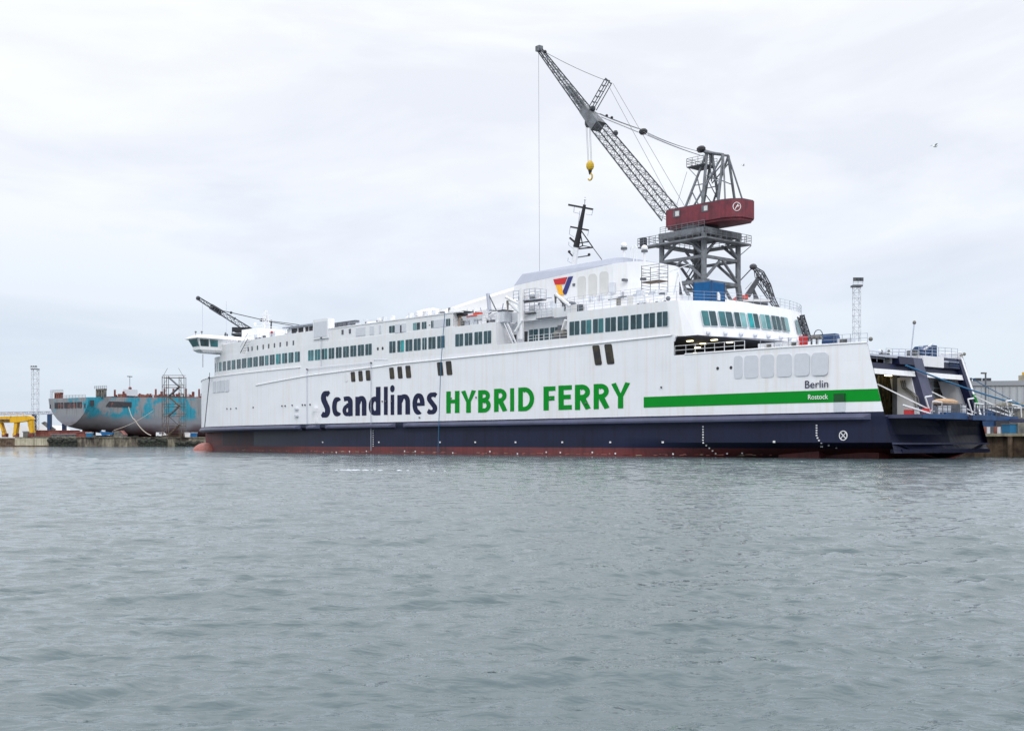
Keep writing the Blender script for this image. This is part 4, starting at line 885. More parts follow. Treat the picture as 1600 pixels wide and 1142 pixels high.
for pts in ([(2.2, 10.6, 9.6), (2.4, 7.6, 9.6)], [(2.3, 7.4, 10.0), (2.4, 1, 10.2)], [(2.4, .8, 10.62), (2.4, -7.4, 10.75)], [(5, 10.6, 9.6), (5, -7.4, 10.6)]): MB().rail(pts, 1.0, 1.3, .03, 'grey', 3).build('railing', ferry)
y0 = TP(1455, 548)[0]; wn = MB()
wn.bar((3.2, y0 + 1.2, 11.1), (3.2, y0 - 1.2, 11.1), .6, 'bluew', 8).prism([(2.6, y0 - 1.9), (4.2, y0 - 1.9), (4.2, y0 - .4), (2.6, y0 - .4)], 10.6, 11.9, 'bluew', top=[(2.6, y0 - 1.9), (3.6, y0 - 1.9), (3.6, y0 - .9), (2.6, y0 - .9)]).box(2.8, 3.8, y0 + 1.2, y0 + 2.2, 10.6, 11.2, 'hedge').bar((2.5, y0 + 1.0, 11.3), (2.5, y0 - .8, 12.0), .1, 'panel'); wn.build('mooring_winch', ferry)
y1 = TP(1394, 555)[0]; dg3 = MB()
for k in range(7): dg3.ball((2.6 + random.uniform(0, .8), y1 + random.uniform(-1.4, .8), 10.1 + random.uniform(.1, .8)), random.uniform(.15, .3), random.choice(['redp', 'hedge', 'panel', 'orange']), 6)
dg3.box(2.7, 3.3, y1 - .8, y1 + .3, 10.0, 10.6, 'hedge').build('deck_gear', ferry)
y2 = TP(1433, 545)[0]; mm_ = MB(); mm_.bar((3, y2, 10.3), (3, y2 - .8, 14.2), .07, 'grey').ball((3, y2 - .8, 14.1), .22, 'hedge', 6); mm_.build('stern_light_mast', ferry)
MB().bar((2.1, -7.4, 11.0), (2.0, -8.1, 11.2), .1, 'hedge').ball((2.0, -8.1, 11.2), .2, 'hedge', 6).build('stern_lamp', ferry)
# bay interiors
b1a, b1b = ypL, 10.9
MB().box(tx(4.2) + 1.0, tx(4.2) + 3.4, 2.45, 2.84, 4.3, 8.3, 'white2', sh=.2).build('bay_door', ferry)
MB().add([(tx(z) + a, y + (z - 4.2) * .15, z) for z in (4.3, 8.3) for a, y in ((.88, -8.3), (3.2, -8.3), (3.2, -8.0), (.88, -8.0))], [(3, 2, 1, 0), (4, 5, 6, 7), (0, 1, 5, 4), (1, 2, 6, 5), (2, 3, 7, 6), (3, 0, 4, 7)], 'white2').build('bay_door', ferry)
MB().box(5.2, 5.5, -9.0, -.2, 4.3, 8.9, 'tent').build('bay_wall', ferry); MB().box(3.7, 4.2, 2.3, 2.9, 4.3, 9.4, 'steel').build('bay_post', ferry)
for y, x in ((8.4, 5), (5.5, 8), (8.6, 10), (6.6, 14), (8.5, 18)): MB().box(x - .15, x + .15, y - .7, y + .7, 8.8, 8.9, 'lamp').build('car_deck_lamp', ferry)
def XP(px, py, x):
    o, q, s_ = ray(px, py); lam = (x - o[0]) / q[0]; return o[1] + q[1] * lam, HC + s_ * lam
wv = MB(); (ya, za), (yb, zb2_) = XP(1459, 594, 5.1), XP(1481, 620, 5.1)
wv.box(5.14, 5.2, yb, ya, zb2_, za, 'frame')
for a in (0, 1):
    for b in (0, 1): w1 = (ya - yb) / 2; h1 = (za - zb2_) / 2; wv.box(5.1, 5.14, yb + .1 + a * w1, yb + w1 - .06 + a * w1, zb2_ + .1 + b * h1, zb2_ + h1 - .06 + b * h1, 'hedge')
wv.build('bay_window', ferry)
gr_ = MB(); gr_.box(8.2, 8.4, -6, 10.8, 4.3, 8.9, 'inner')
for k in range(8): gr_.box(7.9, 8.2, -5 + k * .9, -4.85 + k * .9, 4.3, 8.9, 'hedge')
gr_.build('casing_frames', ferry)
for x, y in ((5.8, 1.6), (6.9, -.9), (4.2, 4.2)): MB().box(x - .1, x + .1, y - .6, y + .6, 8.75, 8.85, 'lamp').build('car_deck_lamp', ferry)
cab_ = MB()                                                # cable loops and hydraulic arms on bay walls
for yw in (2.9, -7.9):
    for s_ in (0, .22, .44): cab_.path([(1.9 + s_ + .9, yw + .06, 8.0), (1.9 + s_ + .7, yw + .08, 7.2), (1.5 + s_ + .2, yw + .1, 6.6), (1.4 + s_ - .1, yw + .08, 6.2), (1.3 + s_ - .2, yw + .06, 5.2)], .06, 'hedge')
cab_.build('cable_loops', ferry)
# ramp frames (white tube guards) and ramps
ra = MB(); ra.box(-3.2, .6, ypL - 1.3, 10.4, 3.95, 4.3, 'navyb'); ra.box(-3.3, -3.2, ypL - 1.3, 10.4, 3.9, 4.35, 'bluew'); ra.build('stern_ramp', ferry)
ra = MB(); ra.box(-3.6, .6, -8.6, ypR + .4, 3.9, 4.28, 'navyb'); ra.box(-3.7, -3.6, -8.6, ypR + .4, 3.85, 4.33, 'bluew'); ra.build('stern_ramp', ferry)
gd = MB()
def guard(y, w=1.6):
    for dy in (0, .25):
        gd.bar((2.2, y + dy + 1.6, 7.4), (-2.6, y + dy - w * .4, 4.6), .05, 'white2'); 
    gd.path([(-2.4, y - .5, 4.3), (-2.6, y - .3, 5.6), (-3.0, y - 1.3, 5.5), (-3.0, y - 1.5, 4.3)], .07, 'white2'); gd.path([(-2.4, y - .3, 4.3), (-2.2, y + .4, 6.0), (-2.6, y - .1, 6.1)], .08, 'white2')
    gd.path([(-1.2, y + 2.8, 5.2), (-2.6, y + .2, 4.4)], .1, 'white2')
for gy_ in (7.5, -1.0, -9.4): gd = MB(); guard(gy_); gd.build('ramp_guard', ferry)
MB().rail([(-3.2, 8.3, 4.3), (-3.2, ypL - 1.2, 4.3)], 1.1, .9, .04, 'steel').build('railing', ferry); MB().rail([(-3.6, ypR, 4.3), (-3.6, -8.5, 4.3)], 1.1, .9, .04, 'steel').build('railing', ferry)
MB().box(-2.9, -1.8, 2.3, 3.7, 4.3, 5.4, 'steel').box(-2.9, -2.0, 1.0, 2.2, 4.3, 5.3, 'panel').box(-2.8, -2.0, 4.0, 5.2, 4.3, 5.2, 'panel').ball((-1.2, 2.2, 5.6), 1, 'tan', 8, (.9, 2.4, .45)).build('ramp_stores', ferry)
MB().box(-1.6, -1.0, 8.9, 9.8, 4.3, 4.75, 'redp').box(-2.4, -2.0, 7.2, 8.2, 4.4, 4.9, 'redp').build('red_skids', ferry)
MB().box(-3.3, -2.7, 1.8, 6.0, 4.3, 4.55, 'bluew').build('deck_gear', ferry)
# port half stern edge (white hull edge seen from aft)

# ------------------------------------------------------------ things on the ferry
def world(x, y, z): p = loc2w(x, y); return (p[0], p[1], z)
u = SU(1111, 7.6)
cn = empty('container', world(u, 6.6, 17.56), YAW); tag(cn, 'blue container with a white door patch on the ferry top deck below the crane tower', 'container')
cn.location = Vector(world(25.0, 6.9, 17.56)); cn.rotation_euler.z = YAW + .12; cn.scale = (.95, 1.15, .9)
mb = MB(); mb.box(-1.25, 1.25, -1.2, 1.2, 0.05, 2.55, 'blue')
for k in range(12): x = -1.15 + k * .2; mb.box(x, x + .08, 1.2, 1.24, .2, 2.4, 'blue'); mb.box(-1.29, -1.25, -1.1 + k * .19, -1.02 + k * .19, .2, 2.4, 'blue')
mb.build('body', cn)
mb = MB(); 
for x in (-1.25, 1.25):
    for y in (-1.2, 1.2): mb.box(x - .06, x + .06, y - .06, y + .06, 0, 2.62, 'bluew')
mb.build('frame', cn)
MB().add([(-1.3, .2, .3), (-1.3, -.35, .3), (-1.3, -.35, 1.0), (-1.3, -.05, 1.35), (-1.3, .2, 1.3)], [(0, 1, 2, 3, 4)], 'wtext').build('door_sheet', cn)
u = SU(1021, 6); sf = empty('scaffold_tower', world(u, 6, 18.75), YAW); tag(sf, 'grey scaffold tower with a wooden platform on the ferry deck beside the funnel', 'scaffold')
mb = MB(); 
for x in (-1.6, 1.2):
    for y in (-.8, .8):
        mb.bar((x, y, 0), (x, y, 4.3), .04, 'steel')
    for k in range(10): mb.bar((x, -.8, .3 + .4 * k), (x, .8, .3 + .4 * k), .03, 'steel'); mb.bar((x - .25 * (1 if x > 0 else -1), .8, .3 + .4 * k), (x, .8, .3 + .4 * k), .03, 'steel')
for z in (2.3, 2.8, 3.3, 4.2): 
    for y in (-.8, .8): mb.bar((-1.6, y, z), (1.2, y, z), .035, 'steel')
mb.build('frame', sf); MB().box(-1.6, 1.2, -.8, .8, 2.2, 2.28, 'wood').build('platform', sf)
rb = empty('rescue_boat', world(SU(741, 11), 10.8, 17.5), YAW); tag(rb, 'small white and red rescue boat on the ferry side deck beside its launching davit', 'boat')
mb = MB(); vs = []; fs = []
for i, (x, wd, k) in enumerate(((-3, .8, .1), (-1.5, 1.05, 0), (.5, 1.05, 0), (2, .8, .15), (3.1, .1, .6))):
    for j, (yy, zz) in enumerate(((-wd, 1.0), (-wd * .8, .4 + k * .4), (0, .1 + k), (wd * .8, .4 + k * .4), (wd, 1.0))): vs.append((x, yy, zz + .3))
    if i:
        for j in range(4): fs.append((5 * i - 5 + j, 5 * i + j, 5 * i + j + 1, 5 * i - 4 + j))
fs.append((0, 1, 2, 3, 4)); mb.add(vs, fs, 'white2'); mb.add([v for v in vs if abs(v[2] - 1.3) < .01], [(0, 2, 4, 6, 8, 9, 7, 5, 3, 1)], 'panel'); mb.build('hull', rb)
mb = MB(); mb.box(-1.2, 1.0, -.5, .5, 1.3, 1.7, 'panel'); mb.box(-1.9, -.6, .3, .9, 1.3, 1.6, 'orange'); mb.bar((-1.6, 1.0, 1.2), (.6, 1.0, 1.2), .09, 'orange', 6); mb.build('seat_console', rb)

# ------------------------------------------------------------ ropes
def rope(name, pts, r, m_, label, cat='rope', sag=0, group=None):
    mb = MB(); P = []
    for a, b in zip(pts, pts[1:]):
        a = Vector(a); b = Vector(b)
        for k in range(12): t = k / 12; p = a.lerp(b, t); p.z -= sag * 4 * t * (1 - t); P.append(p)
    P.append(Vector(pts[-1])); base = P[0].copy(); mb.path([p - base for p in P], r, m_, 6); o = mb.build(name, loc=base); tag(o, label, cat, group); return o
ua, ub, uc = SU(695), SU(692.5), SU(690)
a = world(*[SU(695.5, 12.5), 12.55, 19.4]); b = world(SU(692.8), 12.85, S(692, 570)[1]); c = world(SU(690), 13.05, .2)
rope('hanging_rope', [a, b, c], .045, 'brope', 'thin blue rope hanging down the ferry side from the upper deck to the water')
a = world(1.9, ty(1412, 571), 9.9); b = (loc2w(-13, -30)[0], loc2w(-13, -30)[1], 3.5)
rope('mooring_rope', [world(1.5, ty(1412, 571), TP(1412, 571)[1]), (73.5, 142.5, 4.0)], .09, 'brope', 'thick blue mooring rope running from the ferry stern down towards the right quay', sag=.9)
rope('mooring_rope', [world(1.4, -8.4, 8.6), (70.5, 146.5, 3.6)], .05, 'brope', 'thinner mooring rope behind the blue one from the far stern pillar to the right quay', sag=.4)

# ------------------------------------------------------------ main crane (portal jib crane on the quay behind the ferry)
KX, KY = 53., -26.
def kz(px, py, x, y): # height of a photo row at a ship frame place
    p = loc2w(x, y); return HC + (HY - py) * p[1] / F
kp_ = loc2w(KX, KY)
main = empty('harbour_crane', (kp_[0], kp_[1], 2.6), YAW); tag(main, 'tall grey lattice harbour crane with a dark red cab rising behind the ferry', 'crane')
KZ0 = 2.6
def K(px, py, y=KY):       # photo point on the crane's own fore-and-aft plane -> crane frame
    u, z = S(px, py, y); return Vector((u - KX, y - KY, z - KZ0))
H = 4.05
zr1 = kz(0, 400, 49, -22) - KZ0; zr2 = kz(0, 439, 49, -22) - KZ0; zpl = kz(0, 371.5, 49, -22) - KZ0; zgt = kz(0, 354.5, 49, -22) - KZ0
corners = [(-H, H), (H, H), (H, -H), (-H, -H)]
for (x, y) in corners:
    sx, sy = (1 if x > 0 else -1), (1 if y > 0 else -1)
    mb = MB(); mb.bar((x, y, zr2), (x, y, zgt), .42, 'crane', 8); mb.bar((x, y, zr2), (x + sx * 2.2, y + sy * 2.2, .8), .5, 'crane', 6); mb.box(x + sx * 2.2 - 1.2, x + sx * 2.2 + 1.2, y + sy * 2.2 - .4, y + sy * 2.2 + .4, 0, .9, 'craned')
    mb.build('leg', main)
for i in range(4):
    a = Vector((*corners[i], 0)); b = Vector((*corners[(i + 1) % 4], 0)); m_ = (a + b) / 2; Z = lambda v, z: (v.x, v.y, z)
    mb = MB()
    mb.bar(Z(a, zr1), Z(b, zr1), .30, 'crane', 4); mb.bar(Z(a, zr2), Z(b, zr2), .36, 'crane', 4)
    for e in (a, b):
        mb.bar(Z(m_.lerp(e, .25), zpl), Z(e, zr1 + .3), .23, 'crane', 6); mb.bar(Z(m_, zr1), Z(e, zr2 + .3), .23, 'crane', 6)
        mb.bar(Z(m_, zr2), Z(e * 1.3, zr2 - 7), .27, 'crane', 6)
    mb.bar(Z(a * 1.3, zr2 - 7), Z(b * 1.3, zr2 - 7), .3, 'crane', 4)
    mb.build('bracing', main)
mb = MB()
for a, b in zip(corners, corners[1:] + corners[:1]): mb.box(min(a[0], b[0]) - .35, max(a[0], b[0]) + .35, min(a[1], b[1]) - .35, max(a[1], b[1]) + .35, zgt - .85 - (.004 if a[0] == b[0] else 0), zgt + (.004 if a[0] == b[0] else 0), 'crane')
mb.box(-1.5, 1.5, -H + .35, H - .35, zgt - .7, zgt - .1, 'crane'); mb.build('top_girder', main)
mb = MB(); w_ = H + 1.4
for (a, b, c, d) in ((-w_, w_, H - .2, w_), (-w_, w_, -w_, -H + .2), (-w_, -H + .2, -H + .2, H - .2), (H - .2, w_, -H + .2, H - .2)): mb.box(a, b, c, d, zpl - .3, zpl - .05, 'crane')
mb.box(w_, w_ + 2.2, w_ - 1.6, w_, zpl - .3, zpl - .1, 'crane')
for s_ in (1, -1): mb.bar((-w_, s_ * w_, zpl - .3), (-H, s_ * H, zpl - 2), .08, 'crane')
mb.build('platform', main)
mb = MB(); mb.rail([(-w_, -w_, zpl), (-w_, w_, zpl), (w_ + 2.2, w_, zpl), (w_ + 2.2, w_ - 1.6, zpl)], 1.2, 1.2, .04, 'crane'); mb.rail([(w_, w_, zpl), (w_, -w_, zpl), (-w_, -w_, zpl)], 1.2, 1.2, .04, 'crane')
mb.rail([(-H - .4, H + .4, zgt), (H, H + .4, zgt)], .9, 1.1, .035, 'crane'); mb.box(w_ + 1.2, w_ + 2, w_ - 1, w_ - .2, zpl, zpl + 1.3, 'craned'); mb.build('railing', main)
mb = MB()      # internal zigzag stair
for k in range(5):
    z0 = zr2 - 6 + k * 3.4; a = (-1.5 if k % 2 else 1.5); mb.bar((a, .6, z0), (-a, .6, z0 + 3.4), .12, 'crane'); mb.bar((a, 1.4, z0), (-a, 1.4, z0 + 3.4), .12, 'crane'); mb.bar((a, 1.4, z0 + 1), (-a, 1.4, z0 + 4.4), .05, 'crane'); mb.box(-2.2, 2.2, .4, 1.6, z0 + 3.35, z0 + 3.42, 'crane')
mb.bar((0, 0, zr2 - 3), (0, 0, zgt), .22, 'craned', 8); mb.build('stair', main)
mb = MB(); mb.bar((0, 0, zgt - .4), (0, 0, zgt + .85), 2.9, 'craned', 20); mb.build('slewing_ring', main)
# cab / machinery house
y1_ = 2.8; xa = SU(1040.5, KY + y1_) - KX; xb = SU(1139, KY + y1_) - KX; zb_ = kz(0, 359.5, KX + xa, KY + y1_) - KZ0; zt_ = kz(0, 329.5, KX + xa, KY + y1_) - KZ0
pol = [(xa, y1_), (xb + 1.3, y1_), (xb - .1, y1_ - .5), (xb - 1.2, y1_ - 1.6), (xb - 1.35, -y1_ + 1.4), (xb - .3, -y1_ + .2), (xb + 1.3, -y1_), (xa, -y1_)]
zm = zb_ + .35
mb = MB(); mb.prism(pol, zm, zt_, 'crred'); 
mb.prism([(x * .97, y * .9) for x, y in pol], zb_, zm - .01, 'crred'); mb.build('cab', main)
mb = MB(); mb.prism([(x * .99, y * .96) for x, y in pol], zt_, zt_ + .14, 'craned'); mb.build('cab_roof', main)
for pa, pb, pt_, pb2, mm in ((1052, 1062.5, 329, 339.5, 'glassb'), (1096.5, 1107, 320.5, 331, 'glassb')):
    x0_, x1_ = SU(pb, KY + y1_) - KX, SU(pa, KY + y1_) - KX; z0_, z1_ = K((pa + pb) / 2, pb2, KY + y1_).z, K((pa + pb) / 2, pt_, KY + y1_).z
    f = MB().box(x0_, x1_, y1_, y1_ + .06, z0_, z1_, 'steel').build('window', main); MB().box(x0_ + .15, x1_ - .45, y1_ + .06, y1_ + .08, z0_ + .15, z1_ - .15, 'beige').build('pane', f)
# emblem on cab end: white ring with a stroke
mb = MB(); ex = xb - 1.30; zc_ = (zb_ + zt_) / 2 + .35; 
ec = Vector((xb - .62, y1_ - 1.02, zc_)); tdir = Vector((1.1, 1.1, 0)).normalized(); nd = Vector((-1, 1, 0)).normalized()
ec = ec + nd * .05
for k in range(16):
    a = k * math.pi / 8; b = a + math.pi / 8; mb.bar(ec + tdir * (.55 * math.cos(a)) + Vector((0, 0, .62 * math.sin(a))), ec + tdir * (.55 * math.cos(b)) + Vector((0, 0, .62 * math.sin(b))), .055, 'wtext')
mb.bar(ec + tdir * .25 + Vector((0, 0, -.35)), ec - tdir * .2 + Vector((0, 0, .35)), .08, 'wtext'); mb.bar(ec - tdir * .1, ec - tdir * .35 + Vector((0, 0, .1)), .07, 'wtext'); mb.build('emblem', main)
# A-frame
ap1 = K(1108.5, 239); ap2 = K(1134, 242.5); af = MB(); zrf = zt_ + .1
x_f = SU(1071, KY + 2) - KX
for s_ in (1.7, -1.7):
    t1 = ap1 + Vector((0, s_ * .35, 0)); t2 = ap2 + Vector((0, s_ * .35, 0))
    af.bar(t1, (x_f, s_ * 1.2, zrf), .2, 'crane', 6); af.bar(t1, (ap1.x - .3, s_ * 1.2, zrf), .24, 'crane', 6); af.bar(t2, (ap2.x + 2.2 + 2.2, s_ * 1.2, zrf), .16, 'crane', 6)
    af.bar(t2, (ap2.x - .2, s_ * 1.2, zrf), .22, 'crane', 6); af.bar(t2, (ap2.x - 1.6, s_ * 1.3, zrf), .14, 'crane', 6)
    af.bar(t1.lerp(Vector((x_f, s_ * 1.2, zrf)), .45), (ap1.x - .2, s_ * 1.2, zrf + 1), .1, 'crane'); af.bar(t1.lerp(Vector((x_f, s_ * 1.2, zrf)), .7), (ap1.x + .4, s_ * 1.2, zrf), .1, 'crane')
    af.bar(t1.lerp(Vector((x_f, s_ * 1.2, zrf)), .6), (ap1.x - .2, s_ * .8, zrf + 3.2), .09, 'crane')
    af.bar(t2, ap1 + Vector((0, s_ * .6, 0)), .18, 'crane', 6); af.bar(t2 - Vector((0, 0, 1.2)), t1 - Vector((0, 0, 4.5)), .1, 'crane'); af.bar((ap2.x, s_ * .9, zrf + 3), t1 - Vector((0, 0, 3.5)), .1, 'crane')
af.bar(ap1 + Vector((0, -1, 0)), ap1 + Vector((0, 1, 0)), .3, 'craned', 8); af.bar(ap1 + Vector((0, 0, -.2)), ap1 + Vector((-.4, 0, -4.4)), .1, 'crane')
af.build('a_frame', main)
mb = MB(); pz = K(1095, 261).z; xp0, xp1 = K(1083.5, 261).x, K(1110, 261).x
mb.box(xp1, xp0, -1.6, 1.6, pz - .15, pz, 'craned'); mb.rail([(xp1, 1.6, pz), (xp0, 1.6, pz), (xp0, -1.6, pz), (xp1, -1.6, pz)], 1.2, 1.0, .04, 'crane'); mb.bar((xp0, 1.4, pz), (xp0 - 1.5, 1.2, pz - 1.6), .06, 'crane'); mb.build('head_platform', main)
# jib
jb, jm, jm2, jt = K(1049, 338), K(935, 198), K(914, 171), K(842.5, 77)
jj = MB(); jj.truss(jb, jm, 2.6, 2.1, 2.2, 1.7, (0, 1, 0), 18, .12, .045, 'craned'); jj.build('lower_jib', main)
dr = (jt - jb).normalized(); up = Vector((0, 1, 0)).cross(dr).normalized()
if up.z < 0: up = -up
j2 = MB(); n_ = 4
vs = []
for p, w2, h2 in ((jm, 1.0, .95), (jm2, .75, .8)):
    for s1, s2 in ((-1, -1), (1, -1), (1, 1), (-1, 1)): vs.append(p + Vector((0, s1 * w2, 0)) + up * (s2 * h2))
j2.add(vs, [(0, 1, 5, 4), (1, 2, 6, 5), (2, 3, 7, 6), (3, 0, 4, 7), (0, 1, 2, 3), (4, 5, 6, 7)], 'crane'); j2.build('jib_head_box', main)
j3 = MB(); j3.truss(jm2, jt, 1.3, .6, 1.35, .65, (0, 1, 0), 16, .11, .04, 'craned'); mid2 = jm2.lerp(jt, .35); j3.truss(jm2, mid2, 1.2, 1.0, .5, .4, (0, 1, 0), 6, .12, .12, 'crane')
j3.box(-.5, .5, -.45, .45, -.4, .5, 'crane', T=lambda p: tuple(jt + Vector(p))); j3.ball(K(851.5, 81.5), .35, 'black', 6); j3.build('fly_jib', main)
st_ = MB(); sb, sm = K(926, 170), K(950.5, 127)
sdir = (sm - sb).normalized(); sp_ = Vector((0, 1, 0)).cross(sdir).normalized() * .33
for o_ in (sp_, -sp_):
    for s_ in (.6, -.6): st_.bar(sb + o_ + Vector((0, s_, 0)), sm + o_ + Vector((0, s_, 0)), .075, 'craned')
for k in range(6): p = sb.lerp(sm, k / 5); st_.bar(p + sp_ + Vector((0, .6, 0)), p - sp_ + Vector((0, .6, 0)), .07, 'craned'); st_.bar(p + sp_ - Vector((0, .6, 0)), p + sp_ + Vector((0, .6, 0)), .07, 'craned')
st_.bar(sm - sp_ * 2.6, sm + sp_ * 2.6, .12, 'craned'); st_.ball(sb, .5, 'craned', 8); st_.ball(K(962, 208), .45, 'craned', 6); st_.build('jib_strut', main)
wr_ = MB(); r0 = .035
def wire(a, b, r=r0, sag=0, yy=0):
    a = Vector(a) + Vector((0, yy, 0)); b = Vector(b) + Vector((0, yy, 0)); P = []
    for k in range(9): t = k / 8; p = a.lerp(b, t); p.z -= sag * 4 * t * (1 - t); P.append(p)
    wr_.path(P, r, 'rope', 4)
wire(K(852, 82), K(949, 127), .06, .25); wire(K(952, 130), K(1055, 322), .035, 0, .6); wire(K(954, 130), K(1066, 322), .035, 0, -.6)
for yy in (.5, -.5):
    wire(K(934, 177), K(1000, 202), .08, .1, yy); wire(K(1009, 207), K(1097, 238), .05, .3, yy); wire(K(1009, 210), K(1104, 246), .05, .2, yy); wire(K(936, 182), K(1000, 208), .04, 0, yy)
wire(K(847, 80), K(1060, 322), .025, 1.5); wire(K(1080, 270), K(1064, 322), .03, 0, 1); wire(K(1084, 270), K(1070, 318), .03, 0, -1)
wr_.build('pendant_ropes', main)
bl = MB(); bp_ = K(1005, 206); bl.ball(bp_, .75, 'black', 8, (1.1, .8, .7)); bp2 = K(1095.5, 233.5); bl.ball(bp2, .7, 'black', 8, (1.2, .8, .8)); bl.ball(K(948, 181), .25, 'black', 6); bl.ball(K(956, 184), .25, 'black', 6); bl.build('pulley_block', main)
hk = MB(); ht, hbm = K(919, 192), K(922, 255)
hk.ball(ht, .8, 'craned', 8, (.9, .6, 1.1)); 
for dx in (-.45, -.2, .3, .55): hk.bar(ht + Vector((dx, 0, 0)), hbm + Vector((dx * .9, 0, 0)), .03, 'rope', 3)
hk.build('hook_ropes', main)
hk = MB(); hk.ball(hbm + Vector((0, 0, -.45)), .85, 'hook', 12, (.8, .8, 1)); hk.bar(hbm + Vector((0, 0, -1)), hbm + Vector((0, 0, -1.9)), .4, 'black', 8, .18)
hb_ = hbm + Vector((0, 0, -2.2)); hk.path([hb_ + Vector((.5 * math.cos(a), 0, -.1 + .55 * math.sin(a))) for a in [math.pi * (.5 + k / 6) for k in range(9)]], .14, 'hook', 6); hk.build('hook_block', main)
mb = MB(); tt = K(841.5, 80); mb.bar(tt, (tt.x - .3, 0, 20), .028, 'rope', 4); mb.build('hoist_wire', main)

# ------------------------------------------------------------ folded jib crane further back, and the left crane behind the bow
def W(px, py, D):       # photo point at depth D -> world
    return Vector(((px - CX) * D / F, D, HC + (HY - py) * D / F))
D2 = 235.; base = W(1172, 692, D2); base.z = 2.6
c2 = empty('folded_jib_crane', base, 0); tag(c2, 'small dark crane with a folded curved lattice jib, right of the big crane tower', 'crane')
Q = lambda px, py, dy=0: W(px, py, D2) - base + Vector((0, dy, 0))
mb = MB()
def quadbar(a, b, wa, wb, m_, mbx=mb, dep=1.4):
    a = Vector(a); b = Vector(b); d = (b - a).normalized(); n = Vector((0, 1, 0)).cross(d).normalized(); vs = []
    for p, w2 in ((a, wa), (b, wb)):
        for s1, s2 in ((-1, -1), (1, -1), (1, 1), (-1, 1)): vs.append(p + n * (s1 * w2) + Vector((0, s2 * dep * .5, 0)))
    mbx.add(vs, [(0, 1, 5, 4), (1, 2, 6, 5), (2, 3, 7, 6), (3, 0, 4, 7), (3, 2, 1, 0), (4, 5, 6, 7)], m_)
quadbar(Q(1168, 462), Q(1186, 433), .55, .35, 'craned'); mb.bar(Q(1175, 447), Q(1184, 474), .25, 'craned', 4, .7); mb.bar(Q(1166, 451, 1), Q(1176, 440, 1), .06, 'craned'); mb.build('boom', c2)
mb = MB()
for yy in (-.7, .7):
    up_ = [(1177, 417), (1192, 425.5), (1203, 446), (1209, 466), (1216, 481)]; lo = [(1178, 420), (1188, 433), (1200, 452), (1207, 471), (1214, 481)]; lo2 = [(1183.5, 442), (1195, 458), (1205, 473), (1211, 481)]
    for pl_ in (up_, lo, lo2):
        for a, b in zip(pl_, pl_[1:]): mb.bar(Q(*a, yy), Q(*b, yy), .15, 'craned')
    for a, b in (((1179, 420), (1181, 433)), ((1186, 422), (1183, 434)), ((1192, 425.5), (1183, 442)), ((1192, 426), (1200, 452)), ((1203, 446), (1195, 440)), ((1203, 446), (1200, 456)), ((1200, 452), (1207, 462)), ((1183, 434), (1203, 446)), ((1195, 458), (1203, 446)), ((1205, 473), (1207, 462)), ((1181, 433), (1194, 440)), ((1188, 433), (1192, 450))): mb.bar(Q(*a, yy), Q(*b, yy), .09, 'craned')
mb.ball(Q(1177, 417), .8, 'craned', 8, (1, 1.1, .8)); mb.build('jib', c2)
mb = MB(); mb.bar(Q(1175, 419), Q(1157, 438), .15, 'craned'); mb.build('stay', c2)
mb = MB(); mb.box(Q(1150, 0).x, Q(1198, 0).x, -3, 3, Q(0, 474).z, Q(0, 461).z - 1.2, 'tent')
mb.build('cab', c2)
mb = MB(); mb.box(Q(1149, 0).x, Q(1164, 0).x, -3.2, 3.2, Q(0, 470).z, Q(0, 462).z - .3, 'orange'); mb.build('counterweight', c2)
mb = MB(); 
for sx in (-4, 4):
    for sy in (-4, 4): mb.bar((sx, sy, 0), (sx * .6, sy * .6, Q(0, 474).z), .5, 'craned', 6)
mb.box(-3, 3, -3, 3, Q(0, 474).z - 1, Q(0, 474).z, 'craned'); mb.build('portal', c2)

D3 = 400.; base3 = W(384, 692, D3); base3.z = 3.9; c3 = empty('harbour_crane', base3, 0); tag(c3, 'distant dark lattice jib crane at the left, its jib reaching out above the ferry bridge', 'crane')
base = base3; Q = lambda px, py, dy=0: W(px, py, D3) - base3 + Vector((0, dy, 0))
mb = MB(); mb.truss(Q(391, 517), Q(309.5, 466), 2.4, 1.0, 1.9, .9, (0, 1, 0), 9, .24, .09, 'craned'); mb.ball(Q(309.5, 466), .8, 'craned', 6); mb.truss(Q(347, 489.5), Q(330, 479), 2.0, 1.7, 1.5, 1.4, (0, 1, 0), 5, .32, .2, 'craned'); mb.bar(Q(365, 500), Q(368, 496), .25, 'craned'); mb.build('jib', c3)
mb = MB(); mb.box(Q(366, 0).x, Q(393, 0).x, -3, 3, Q(0, 519).z, Q(0, 513).z, 'black'); mb.box(Q(365, 0).x, Q(394, 0).x, -3.2, 3.2, Q(0, 525).z, Q(0, 522).z, 'craned'); mb.rail([Q(366, 523, -3), Q(394, 523, -3)], 2.2, 2, .12, 'craned'); mb.build('cab', c3)
mb = MB()
for x in (-5, 5):
    for y in (-5, 5): mb.bar((x - .5, y, 0), (x - .5, y, Q(0, 524).z), .6, 'craned', 6)
for z in (12, 24): mb.bar((-5.5, -5, z), (4.5, -5, z), .4, 'craned'); mb.bar((-5.5, -5, z), (4.5, -5, z + 12 if z < 20 else z + 8), .3, 'craned')
mb.build('portal', c3)
mb = MB(); mb.path([Q(345, 485), Q(361, 488.5), Q(411, 500)], .14, 'craned'); mb.path([Q(411, 500), Q(463, 507), Q(484, 510)], .12, 'craned'); mb.path([Q(415, 501.5), Q(440, 506), Q(476, 512)], .12, 'craned'); mb.bar(Q(424, 500), Q(423, 525), .3, 'craned'); mb.ball(Q(411, 500), 1.0, 'black', 8, (1.3, .8, .6)); mb.ball(Q(361, 488.5), .5, 'craned', 6); mb.build('pendant_ropes', c3)

